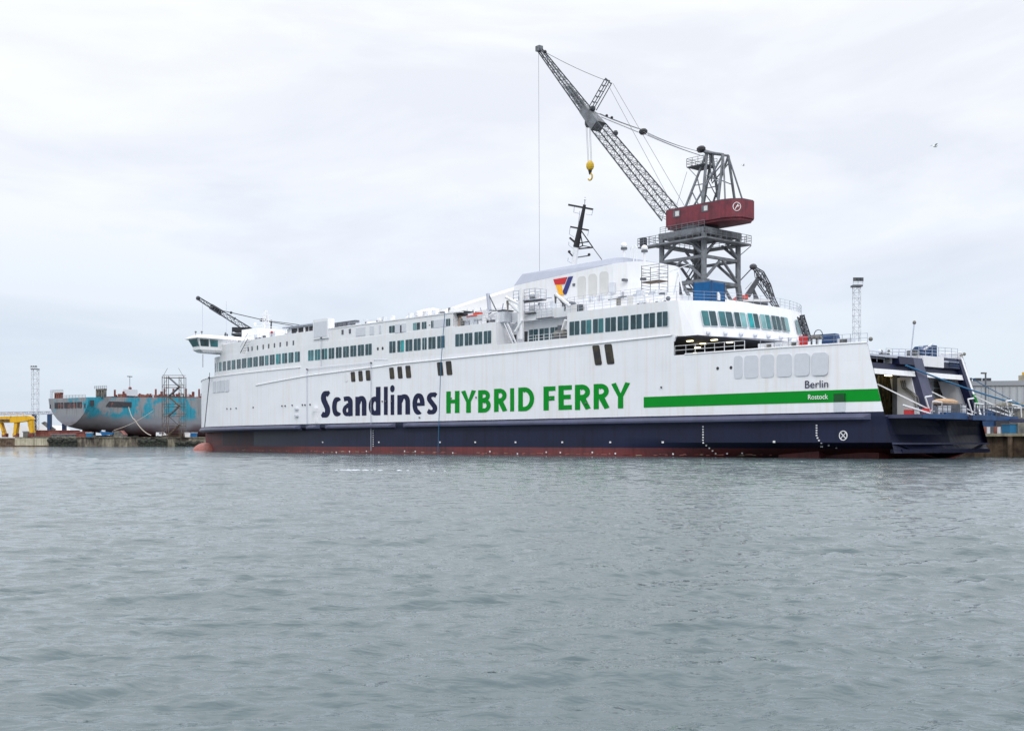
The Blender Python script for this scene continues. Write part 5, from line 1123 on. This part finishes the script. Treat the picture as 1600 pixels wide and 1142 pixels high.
# ------------------------------------------------------------ left shore (about 500 m away)
DL = 505.
def X(px, D=DL): return (px - CX) * D / F
def Zz(py, D=DL): return HC + (HY - py) * D / F
QT = Zz(684)
g = MB(); g.box(X(-500), X(340), DL + 4, DL + 900, -2, QT - .3, 'ground'); o = g.build('quay_ground', loc=(0, 0, 0)); o.name = 'ground'; tag(o, kind='structure')
qy = empty('quay_wall', (X(150), DL, 0)); tag(qy, 'stained concrete quay wall along the left shore below the unfinished ship', 'quay')
xo = X(150)
mb = MB(); n_ = 46; xs = np.linspace(X(24) - xo, X(345) - xo, n_); vs = []; fs = []
for i, x in enumerate(xs):
    vs += [(x, random.uniform(-.3, .3), -1), (x, random.uniform(-.3, .3), QT * .5), (x, random.uniform(-.2, .2), QT)]
    if i:
        for k in (0, 1): fs.append((3 * i - 3 + k, 3 * i + k, 3 * i + k + 1, 3 * i - 2 + k))
mb.add(vs, fs, 'quay'); mb.box(xs[0], xs[-1], -.6, 5, QT, QT + .35, 'quay'); mb.build('wall', qy)
mb = MB(); mb.box(X(-300) - xo, X(23.8) - xo, .2, 4.5, -1, QT, 'wood'); mb.build('wall', qy)
mb = MB(); mb.box(X(24) - xo, X(80) - xo, -.7, -.31, .5, QT - .1, 'quayp'); mb.box(X(24) - xo, X(80) - xo, -.8, -.3, -.5, .5, 'wood'); mb.build('pale_panel', qy)
for a, b in ((79, 121), (219, 262), (276, 318)):
    mb = MB(); n_ = int((b - a) / 2.6)
    for k in range(n_):
        x = X(a + (b - a) * (k + .5) / n_) - xo; hh = QT * random.uniform(.75, 1.0) if a != 276 else QT * .55
        mb.bar((x, -1.3, -.8), (x, -1.3, hh), .66, 'tyre', 7); mb.ball((x + random.uniform(-.4, .4), -1.7, hh * random.uniform(.6, 1)), .9, 'tyre', 8, (1.2, .8, random.uniform(.6, 1.2)))
    mb.bar((X(a) - xo, -1.7, QT * .35), (X(b) - xo, -1.7, QT * .35), .3, 'tyre', 6); o = mb.build('rubber_fender', qy)

# unfinished ship
sg = np.array([.571, .821]); st = np.array([.821, -.571])      # forward axis, starboard/right-hand axis
SD = 535.; TW = 15.8; sw = W(139, 692, SD); sw.x -= st[0] * TW * .98; sw.y -= st[1] * TW * .98; us_ = empty('unfinished_ship', (sw.x, sw.y, 0), math.atan2(sg[1], sg[0]))
tag(us_, 'unfinished ship hull in grey primer with bright blue patches on the left shore', 'ship')
# local: x forward, y left(=-st).  transom half width
zk = Zz(665, SD); zd = Zz(620.5, SD)
def sect(x):
    k = min(1, x / 40.); k = k ** .8
    hw = TW * (.98 + .10 * min(1, x / 30)); 
    bot = zk * (1 - k) + 4.2 * k; pts = []
    for i in range(15):
        a = math.pi * i / 14; ex = 1.65 + 3.4 * k
        cx_, sy_ = math.cos(a), math.sin(a)
        yy = -hw * math.copysign(abs(cx_) ** (2 / ex), cx_); dd = (zd + .027 * x - bot - (.6 + 2.6 * k) * 1.02) * abs(sy_) ** (2 / ex)
        zz_ = (zd + .027 * x - (.6 + 2.6 * k) * 1.02) - dd
        pts.append((yy, zz_))
    top = zd + .027 * x
    return [(-hw, top)] + [(-hw, top - .6 - 2.6 * k)] + pts + [(hw, top - .6 - 2.6 * k)] + [(hw, top)]
xs = [0, 3, 7, 12, 18, 25, 33, 42, 52, 62, 80, 110, 150, 190]; secs = [sect(x) for x in xs]; n_ = len(secs[0])
mb = MB(); vs = [(x, y, z) for x, s_ in zip(xs, secs) for y, z in s_]; f_hi = []; f_lo = []; f_rd = []
for i in range(len(xs) - 1):
    for k in range(n_ - 1):
        zm_ = (secs[i][k][1] + secs[i][k + 1][1] + secs[i + 1][k][1] + secs[i + 1][k + 1][1]) / 4
        f = (i * n_ + k, (i + 1) * n_ + k, (i + 1) * n_ + k + 1, i * n_ + k + 1)
        f_hi.append(f)
for ff, mm in ((f_hi, 'old'), (f_lo, 'oldlow'), (f_rd, 'oldred')): mb.add(vs, ff, mm)
mb.add(vs[-n_:], [tuple(range(n_))], 'rust'); mb.add([vs[i * n_] for i in range(len(xs))] + [vs[i * n_ + n_ - 1] for i in range(len(xs))], [tuple(range(len(xs))) + tuple(range(2 * len(xs) - 1, len(xs) - 1, -1))], 'rust')
o = mb.build('hull', us_, smooth=False); smooth_by_angle(o, 40)
MB().add([(-.05, y, z) for y, z in secs[0]], [tuple(range(n_))], 'old').build('transom', us_)
# transom openings: y left positive -> photo px
def ty2(px): # y on transom plane for photo column
    r = (px - CX) / F; ax = np.array([sw.x, sw.y]); left = -st
    return (r * ax[1] - ax[0]) / (left[0] - r * left[1])
for a, b in ((86, 94), (95.5, 99), (101, 109), (110.5, 115), (117, 119.5), (121.5, 128)):
    y0_, y1_2 = ty2(a), ty2(b); z0_, z1_ = Zz(636.5, SD), Zz(627.5, SD); MB().box(-.3, -.06, min(y0_, y1_2), max(y0_, y1_2), z0_, z1_, 'cdark').box(-.34, -.3, min(y0_, y1_2) + .3, min(y0_, y1_2) + 1.0, z0_, z1_ - .6, 'rust').build('stern_opening', us_)
for a in (78.8, 133): y0_ = ty2(a); MB().box(-.3, -.06, y0_ - .3, y0_ + .3, Zz(637, SD), Zz(630, SD), 'cdark').build('stern_opening', us_)
# side openings (starboard side = local -y)
def sx2(px, yy=-TW * 1.05):
    r = (px - CX) / F; o_ = np.array([sw.x, sw.y]) - (-st) * 0 + (-st) * yy; return (r * o_[1] - o_[0]) / (sg[0] - r * sg[1])
def hw_(x): return TW * (.98 + .10 * min(1, x / 30))
for a, b, za_, zb2 in ((141.5, 148.5, 634, 625), (163, 205, 634.5, 626)):
    x0_, x1_ = sx2(a), sx2(b); x0_ = max(x0_, .5); ya = -hw_(x0_) - .12; yb_ = -hw_(x1_) - .12; z0_, z1_ = Zz(za_, SD), Zz(zb2, SD)
    w_ = MB(); n2 = 10
    pts_ = [(x0_ + (1.2 if b > 200 else 0), ya, z0_ + .05), (x1_, yb_, z0_), (x1_, yb_, z1_), (x0_ + (3 if b > 200 else 0), ya, z1_)]
    if b <= 200: pts_ = [(x0_, ya, z0_), (x1_, yb_, z0_), (x1_, yb_, z1_), (x0_, ya, z1_)]
    w_.ext(pts_, 1, (0, -.1, 0), 'cdark')
    if b > 200:
        for k in range(9): xx = x0_ + 4 + k * (x1_ - x0_ - 5) / 9; w_.box(xx, xx + random.uniform(.6, 1.8), ya - .28, ya - .14, z0_, z0_ + random.uniform(.6, 2.0), 'rust')
    w_.build('side_opening', us_)
# deck outfit along the top
def topz(x): return zd + .027 * x
for i in range(85):
    x = 14 + i * 1.15 + random.uniform(-.8, .8); hh = random.choice((1.2, 1.6, 2.0, 2.6, 4.0)) * random.uniform(.7, 1.2); yy = -hw_(x) + random.uniform(.8, 3)
    w2 = random.uniform(.2, .55); MB().box(x - w2, x + w2, yy - .4, yy + .4, topz(x), topz(x) + hh, random.choice(['rust', 'rust', 'rust', 'hedge', 'panel'])).build('deck_stanchion', us_)
mb = MB(); mb.box(16, 150, -hw_(30) + 1.4, -hw_(30) + 2.2, topz(50) - .8, topz(50) + .7, 'rust'); mb.box(30, 150, -14, 14, topz(60) - .4, topz(60) + .3, 'rust'); mb.build('deck_house', us_)
def cluster(px0, px1, py0, py1, name, m_, legs, x=1.5):
    y0_, y1_2 = ty2(px0), ty2(px1); mb = MB(); z0_, z1_ = topz(0), Zz(py0, SD); lo_, hi_ = min(y0_, y1_2), max(y0_, y1_2)
    for k in range(legs): yy = lo_ + .4 + (hi_ - lo_ - .8) * k / (legs - 1); mb.box(x, x + 1.0, yy - .4, yy + .4, z0_, z1_, m_)
    mb.box(x, x + 1.2, lo_, hi_, z1_ - .9, z1_, m_); mb.rail([(x, lo_ - 1.5, z1_), (x, hi_ + 1, z1_)], 1.3, 1.5, .07, 'steel'); mb.build(name, us_)
cluster(80.5, 91, 611, 620, 'mooring_frame', 'rust', 4); cluster(132, 146, 606.5, 620, 'mooring_frame', 'hedge', 4, 6)
mb = MB(); mb.rail([(.5, ty2(92), topz(0)), (.5, ty2(132), topz(0))], 1.3, 2.5, .06, 'steel'); mb.rail([(.5, ty2(77), topz(0)), (.5, ty2(81), topz(0))], 4, .8, .08, 'grey', 5); mb.build('railing', us_)
x_ = sx2(208); mb = MB(); mb.box(x_ - 3, x_ + 3, -hw_(40) + 1, -hw_(40) + 4, topz(50), topz(50) + 3.0, 'panel'); mb.ball((x_ + .2, -hw_(40) + 3, topz(50) + 3.6), .8, 'rust', 8); mb.bar((x_, -hw_(40) + 3, topz(50) + 4), (x_, -hw_(40) + 3, topz(50) + 9.5), .22, 'grey'); mb.bar((x_ - 1.4, -hw_(40) + 3, topz(50) + 9.2), (x_ + 1.4, -hw_(40) + 3, topz(50) + 9.2), .25, 'steel'); mb.build('mast_house', us_)
mb = MB()
for x in range(6, 190, 12): mb.box(x, x + 3, -8, 8, QT - .2, 5.2, 'hedge')
mb.box(8, 14, -1, 1, QT, zk + 3, 'oldred'); mb.build('keel_block', us_)

# scaffold stair tower
ST = 508.; so = W(272, 692, ST); stt = empty('scaffold_stair_tower', (so.x, so.y, QT)); tag(stt, 'tall yellowish grey scaffold stair tower in front of the unfinished ship', 'scaffold')
hw2 = (289 - 255) / 2 * ST / F; hh = Zz(588, ST) - QT; mb = MB()
for x in (-hw2, -hw2 * .6, hw2 * .55, hw2):
    for y in (-1.5, 1.5): mb.bar((x, y, 0), (x, y, hh + random.uniform(-.5, .3)), .16, 'hedge' if y > 0 else 'wood')
for k in range(7):
    z = hh * k / 6.4 + 1
    for y in (-1.5, 1.5): mb.bar((-hw2, y, z), (hw2, y, z), .13, 'wood'); mb.bar((-hw2, y, z + 1.1), (hw2, y, z + 1.1), .07, 'wood')
    mb.bar((-hw2, -1.5, z), (-hw2 * .5, -1.5, z + hh / 6.4), .09, 'steel'); mb.bar((hw2, -1.5, z), (hw2 * .5, -1.5, z + hh / 6.4), .09, 'steel')
mb.build('frame', stt)
mb = MB(); hs_ = hh / 6.4
for k in range(6):
    a = hw2 * .5 * (1 if k % 2 else -1); z = hs_ * k + 1
    vs = [(a, -1.2, z), (-a, -1.2, z + hs_), (-a, 1.2, z + hs_), (a, 1.2, z)]; mb.ext(vs, 1, (0, 0, .55), 'steel' if k % 3 else 'wood')
mb.build('stair_flight', stt)
# van
vn = empty('van', (X(249), 508.5, QT + .35)); tag(vn, 'white van parked on the left quay beside the scaffold stair tower', 'van')
mb = MB(); pr = [(-2.3, .5), (2.3, .5), (2.35, 1.15), (1.55, 1.35), (.85, 2.05), (-2.25, 2.1)]
mb.ext([(x, -.9, z) for x, z in pr], 1, (0, 1.8, 0), 'vanw'); mb.build('body', vn)
MB().ext([(x, -.93, z) for x, z in ((1.4, 1.35), (.8, 1.95), (.1, 1.95), (.1, 1.35))], 1, (0, .03, 0), 'glassk').build('window', vn); MB().ext([(x, -.93, z) for x, z in ((-.1, 1.35), (-.1, 1.95), (-.9, 1.95), (-.9, 1.35))], 1, (0, .03, 0), 'glassk').build('window', vn)
for x in (-1.45, 1.45):
    for y in (-.85, .85): MB().bar((x, y - .1, .38), (x, y + .1, .38), .38, 'tyre', 14).build('wheel', vn)
# yellow gantry
gy = empty('gantry_crane', (X(25), 512, QT)); tag(gy, 'yellow gantry crane standing on the left quay at the picture edge', 'crane'); xg = X(25)
zq = lambda py: Zz(py, 512) - QT; xq = lambda px: (px - CX) * 512 / F - xg
mb = MB(); mb.ext([(xq(-60), -2, zq(653)), (xq(-60), -2, zq(662)), (xq(28), -2, zq(660)), (xq(44), -2, zq(658)), (xq(52.5), -2, zq(655)), (xq(50), -2, zq(650.5)), (xq(46), -2, zq(649.5))], 1, (0, 4, 0), 'yellow'); mb.build('bridge_girder', gy)
for pts_ in (((44, 655), (51.5, 653), (53, 676), (48.5, 676.5)), ((24.5, 658), (29.5, 658), (27, 679), (22.5, 681)), ((0, 658), (3, 658), (9.5, 679), (6.5, 680))):
    MB().ext([(xq(a), -1.6, zq(b)) for a, b in pts_], 1, (0, 3, 0), 'yellow').build('leg', gy)
mb = MB(); mb.box(xq(-20), xq(18), -2.3, -2.01, zq(659), zq(655), 'wood'); mb.rail([(xq(-20), -2, zq(652)), (xq(40), -2, zq(650))], 1.2, 3, .1, 'yellow', 1)
for px in (8, 25, 49): mb.box(xq(px - 3), xq(px + 3), -1.5, 1.5, 0.35, zq(677), 'rust')
mb.build('bogie', gy)
# walkway / conveyor behind
wk = empty('pipe_bridge', (X(60, 560), 560, QT)); tag(wk, 'thin grey walkway bridge on dark posts behind the yellow gantry crane', 'bridge'); xw = X(60, 560)
x5 = lambda px: (px - CX) * 560 / F - xw; z5 = lambda py: Zz(py, 560) - QT
MB().truss((x5(-40), 0, z5(646.5)), (x5(100), 0, z5(644.5)), 2, 2, 1.2, 1.2, (0, 1, 0), 24, .2, .12, 'grey').build('deck', wk)
for px in (54, 77.5, 100.5): MB().box(x5(px) - .8, x5(px) + .8, -1, 1, 0, z5(647 if px < 90 else 662), 'bluew').build('post', wk)
MB().ext([(x5(64), 0, z5(661)), (x5(69), 0, z5(658.5)), (x5(86), 0, z5(671)), (x5(80), 0, z5(673))], 1, (0, 2, 0), 'hedge').build('chute', wk)
# tent hall, sheds
th_ = MB(); D6 = 640; x6 = lambda px: (px - CX) * D6 / F; z6 = lambda py: Zz(py, D6)
th_.ext([(x6(-60), 0, 3), (x6(-60), 0, z6(664)), (x6(69), 0, z6(664)), (x6(82), 0, z6(674)), (x6(82), 0, 3)], 1, (0, 30, 0), 'tent'); o = th_.build('hall', loc=(0, D6, 0)); tag(o, 'long white roofed hall far behind the yellow gantry crane', 'building')
def shed(px0, px1, pt_, pb_, D, m_, name, label, cat, dep=6):
    e = empty(name, (X((px0 + px1) / 2, D), D, 0)); tag(e, label, cat); hx = (px1 - px0) / 2 * D / F; z0_, z1_ = Zz(pb_, D), Zz(pt_, D)
    MB().box(-hx, hx, 0, dep, max(0, z0_ - 1), z1_ - .15 * (z1_ - z0_), m_).build('wall', e); MB().box(-hx - .3, hx + .3, -.3, dep, z1_ - .15 * (z1_ - z0_), z1_, 'shedr' if m_ != 'rust' else 'rust').build('roof', e); return e
shed(36, 80, 680.5 - 7, 684, 530, 'hedge', 'shed', 'low grey shed behind the pale quay panel', 'shed'); shed(56, 121, 672, 678, 522, 'rust', 'steel_section', 'long dark red steel section lying on the left quay', 'steel section', 3)
shed(80, 118, 678.2, 684, 520, 'hedge', 'shed', 'long dark low shed under the red steel section', 'shed', 3)
shed(119, 136, 674, 684, 516, 'rust', 'rusty_box', 'rust brown box under the stern of the unfinished ship', 'box', 5)
e = empty('rusty_hut', (X(184, 510), 510, QT)); tag(e, 'dull brown hut with a sloping top on the quay beneath the unfinished ship', 'hut')
MB().ext([(-2.6, 0, 0), (2.6, 0, 0), (2.6, 0, 1.3), (.9, 0, 3.1), (-2.1, 0, 3.2), (-2.6, 0, 2.6)], 1, (0, 5, 0), 'hedge').build('wall', e); MB().ext([(2.7, -.2, 1.25), (.95, -.2, 3.12), (-2.1, -.2, 3.22), (-2.1, -.2, 3.34), (1.0, -.2, 3.26), (2.8, -.2, 1.35)], 1, (0, 5.3, 0), 'rust').build('roof', e)
bb_ = empty('work_boat', (X(166, 509), 509, QT + .3)); tag(bb_, 'small pale blue boat lying on the left quay left of the brown hut', 'boat')
MB().ext([(-2.6, -.8, 2.6), (3.0, -.8, 1.9), (3.0, -.8, 1.2), (-1.6, -.8, .7)], 1, (0, 1.6, 0), 'blue').build('hull', bb_); MB().box(-1.8, -.6, -.7, .7, 2.0, 3.1, 'tent').build('cabin', bb_)
MB().bar((-1, 0, 0), (-1, 0, .9), .3, 'wood').bar((2, 0, 0), (2, 0, 1.4), .3, 'wood').build('trestle', bb_)
rope('hose_line', [tuple(W(201, 636, 511)), tuple(W(210, 655, 510)), tuple(W(236, 680, 509))], .2, 'wrope', 'pale hose hanging in a curve from the unfinished ship to the quay', 'hose', sag=1.2)
rope('hose_line', [tuple(W(240, 641, 511)), tuple(W(178, 672, 509))], .1, 'wrope', 'thin straight line slanting from the unfinished ship side to the brown hut', 'hose', sag=1.0)
for i, (px, m_, lab) in enumerate(((140, 'brope', 'small teal skip on the left quay beside the rust brown box'), (303, 'blue', 'small blue container on the quay between the scaffold tower and the ferry bow'), (294, 'tent', 'white cabin box on the quay right of the scaffold tower'))):
    e = empty('skip' if i < 2 else 'site_cabin', (X(px, 510), 510, QT + .3)); tag(e, lab, 'skip' if i < 2 else 'cabin'); MB().prism([(-1.1, -1), (1.1, -1), (1.1, 1), (-1.1, 1)], 0, 1.9, m_, top=[(-1.3, -1.1), (1.3, -1.1), (1.3, 1.1), (-1.3, 1.1)]).build('body', e); MB().box(-1.4, 1.4, -1.2, 1.2, 1.9, 2.1, 'panel').build('rim', e)
# light masts
def light_mast(px, ptop, D, zb0, w0, label, head=3):
    e = empty('light_mast', ((px - CX) * D / F, D, zb0)); tag(e, label, 'light mast'); h = Zz(ptop, D) - zb0
    MB().truss((0, 0, 0), (0, 0, h - .6), w0, w0, w0, w0, (1, 0, 0), int(h / (w0 * .9)), .09 * w0 * .5, .06 * w0 * .5, 'mast').build('lattice', e)
    mb = MB(); mb.box(-head / 2, head / 2, -head / 2, head / 2, h - .7, h - .35, 'steel'); mb.rail([(-head / 2, -head / 2, h - .3), (head / 2, -head / 2, h - .3)], 1, 1, .05, 'grey'); mb.build('head_platform', e)
    for k in (-1, 0, 1): MB().box(k * head / 3 - .35, k * head / 3 + .35, -head / 2 - .3, -head / 2, h + .3, h + 1.0, 'hedge').build('floodlight', e)
light_mast(55, 575, 560, QT, 2.6, 'tall thin lattice light mast at the far left above the yellow gantry crane', 3.2)
light_mast(1338.5, 443, 230, 2.6, 1.25, 'tall lattice light mast rising behind the ferry stern', 1.9)

# ------------------------------------------------------------ right shore
qa = loc2w(75, -15.5); qb = loc2w(-16.5, -15.5); qc = loc2w(-16.5, -15.5)
# quay edge runs along the ferry's far side and on to the right
def prism_w(name, poly, z0, z1, m_):
    mb = MB().prism([tuple(p) for p in poly], z0, z1, m_); return mb.build(name)
P = [loc2w(112, -15.5), loc2w(-40, -15.5), loc2w(-40, -420), loc2w(112, -420)]
o = prism_w('ground', P, -2, 2.45, 'ground'); tag(o, kind='structure')
rq = empty('quay_wall', (*loc2w(-15, -15.5), 0), YAW); tag(rq, 'brown timber and concrete quay wall at the right edge behind the ferry stern', 'quay')
mb = MB(); mb.box(-25, 125, .02, .5, -1, 2.3, 'wood'); mb.box(-25, 125, -1, 1.0, 2.3, 2.62, 'quayp'); mb.build('wall', rq)
for k in range(16): x = -24 + k * 2.6; MB().bar((x, .85, -1), (x, .85, 2.3), .28, 'wood', 8).build('pile', rq)
mb = MB()
for k in range(8): x = -24 + k * 5; mb.box(x, x + 1.2, .5, .62, .9, 2.1, 'quayp')
mb.build('pale_panel', rq)
for px, D in ((1558, 143), (1566, 143)): pass
rope('hanging_rope', [tuple(W(1566, 668, 140)), tuple(W(1563.5, 690, 140)), tuple(W(1571, 712, 140))], .07, 'wrope', 'pale rope hanging from the right quay edge to the water', 'rope')
# warehouse
wh0 = W(1512, 692, 195); wh = empty('warehouse', (wh0.x, wh0.y, 2.6)); tag(wh, 'pale grey metal clad warehouse behind the quay at the right edge', 'warehouse')
hz = Zz(598.5, 195) - 2.6; wd_ = 60
mb = MB(); mb.ext([(-6, 0, 0), (wd_, -12, 0), (wd_, -12, hz), (-6, 0, hz)], 1, (6, 26, 0), 'shed'); mb.build('wall', wh)
mb = MB()
for k in range(60): t = k / 60; mb.box(-6 + 66 * t, -6 + 66 * t + .1, -12 * t - .16, -12 * t - .04, .2, hz - .7, 'shed')
mb.build('cladding_ribs', wh)
mb = MB(); mb.ext([(-6.3, -.25, hz - .5), (wd_, -12.3, hz - .5), (wd_, -12.3, hz + .35), (-6.3, -.25, hz + .25)], 1, (6, 26, 0), 'shedr'); mb.build('roof', wh)
mb = MB(); q0_ = W(1557, 631, 189) - Vector((wh0.x, wh0.y, 2.6)); mb.box(q0_.x, q0_.x + 14, q0_.y - 5.5, q0_.y + 1, q0_.z - .35, q0_.z, 'quayp'); mb.build('canopy', wh)
for px in (1517, 1532.5, 1547.5): p = W(px, 594.5, 195) - Vector((wh0.x, wh0.y, 2.6)); MB().box(p.x - .55, p.x + .55, p.y + 1, p.y + 2, hz + .2, hz + .9, 'cdark').build('roof_vent', wh)
sl_ = empty('street_lamp', (W(1540, 692, 185).x, 185, 2.6)); tag(sl_, 'slim lamp post with a flat head sticking up in front of the warehouse roof', 'street lamp'); hl = Zz(583, 185) - 2.6
MB().bar((0, 0, 0), (0, 0, hl), .13, 'steel', 8).build('pole', sl_); MB().box(-.7, .1, -.2, .2, hl - .12, hl + .12, 'hedge').bar((0, 0, hl), (-.5, 0, hl), .08, 'steel').build('lamp_head', sl_)
# linkspan to the ramp
lk = empty('linkspan', world(-5.2, -13.5, 0), YAW); tag(lk, 'dark navy loading ramp running from the ferry stern to the right past the frame edge', 'ramp')
MB().box(-2.6, 1.4, -30, 7, 3.7, 4.05, 'navyb').build('deck', lk); MB().box(-2.75, -2.6, -30, 7, 3.55, 4.15, 'navy').build('edge_beam', lk)
mb = MB(); mb.rail([(1.2, 1, 4.05), (1.2, -30, 4.05)], 1.1, 1.5, .04, 'steel'); mb.build('railing', lk)
for y in (-7, -14, -26): MB().box(-.6, .6, y - .4, y + .4, -1, 3.7, 'hedge').build('support', lk)
for i, (px, py0, py1, w2, m_, lab, nm, cat) in enumerate(((1553, 639, 651, 1.6, 'bluew', 'dark blue machinery box on the right quay nearest the ferry stern', 'machine_box', 'box'), (1569, 638, 650, 1.7, 'cdark', 'black machinery box beside the white post on the right quay', 'machine_box', 'box'), (1597, 640, 672, 1.1, 'hedge', 'dark tall cabinet at the right edge of the picture', 'cabinet', 'cabinet'), (1582, 663, 669, .9, 'brope', 'bright blue crate below the loading ramp on the right quay', 'crate', 'crate'))):
    D = 138 if py1 > 660 else 150; p = W(px, py1, D); e = empty(nm, (p.x, p.y, max(2.62, p.z - 2)), .2); tag(e, lab, cat); hgt = Zz(py0, D) - max(2.62, p.z - 2)
    MB().box(-w2, w2, -.8, .8, 0, hgt, m_).build('body', e); MB().box(-w2 - .08, w2 + .08, -.88, .88, hgt, hgt + .12, 'steel').build('lid', e)
pw = W(1589.5, 636, 148); e = empty('mooring_post', (pw.x, pw.y, 2.6)); tag(e, 'white post with a red band beside the black machinery box on the right quay', 'post')
MB().box(-.3, .3, -.3, .3, 0, pw.z - 2.6, 'white2').build('post', e); MB().box(-.33, .33, -.33, .33, pw.z - 3.4, pw.z - 3.1, 'redp').build('band', e)
tw = W(1596, 580, 330); e = empty('yellow_tower', (tw.x + 2, tw.y, 2.6)); tag(e, 'top of a yellowish green tower just above the warehouse roof at the right edge', 'tower')
MB().prism([(-2, -2), (2, -2), (2, 2), (-2, 2)], 0, Zz(586, 330) - 2.6, 'quayp').build('shaft', e); MB().box(-1, 2.5, -2, 2, Zz(586, 330) - 2.6, Zz(581, 330) - 2.6, 'yellow').build('head', e)
# more clutter on right shore, under ramp
for k in range(7):
    px = 1543 + k * 5.5; p = W(px, 672, 141); e = empty('oil_drum', (p.x, p.y + 2, 2.62)); c_lab = ['grey', 'rusty', 'pale', 'grey', 'rusty', 'pale', 'grey'][k]
    tag(e, f"{['grey', 'rust brown', 'pale'][k % 3]} drum, {['leftmost', 'second', 'third', 'fourth', 'fifth', 'sixth', 'rightmost'][k]} of the row under the loading ramp on the right quay", 'drum', 'drums under the loading ramp'); MB().bar((0, 0, 0), (0, 0, .9), .3, ['steel', 'rust', 'panel'][k % 3], 12).build('barrel', e); MB().bar((0, 0, .9), (0, 0, .95), .31, 'hedge', 12).build('lid', e)

# ------------------------------------------------------------ gulls
def gull(px, py, D, label, sc_=1.):
    p = W(px, py, D); mb = MB(); mb.ball((0, 0, 0), .12 * sc_, 'tent', 8, (2.4, 1, 1)); mb.ball((.3 * sc_, 0, .05), .08 * sc_, 'tent', 6); b = mb.build('body', loc=None)
    e = empty('gull', p, .3); tag(e, label, 'gull', 'gulls in the sky'); b.parent = e
    for s_ in (1, -1):
        MB().add([(.15 * sc_, 0, .05), (-.12 * sc_, 0, .04), (-.15 * sc_, s_ * .35 * sc_, .22 * sc_), (-.25 * sc_, s_ * .75 * sc_, .15 * sc_), (.1 * sc_, s_ * .38 * sc_, .25 * sc_)], [(0, 1, 2, 4), (4, 2, 3)], 'panel').build('wing', e)
gull(1461, 229, 70, 'gull flying in the open sky at the upper right', .5); gull(1161.5, 259, 110, 'small gull flying just right of the crane top', .45)
# foam streak on the water
mb = MB(); D = 64.
for k in range(24):
    t = random.random() ** 1.4; px = 524 + 178 * t; D_ = 66 - 2.5 * t + random.gauss(0, .45); x = (px - CX) * D_ / F; w_ = random.uniform(.03, .13); n_ = 7
    mb.ball((x, D_, .03), 1, 'panel', 6, (w_ * 1.5, w_ * .7, .03 + .02 * random.random()))
o = mb.build('foam'); tag(o, 'thin white streak of foam on the water in front of the ferry', 'foam', kind='stuff')
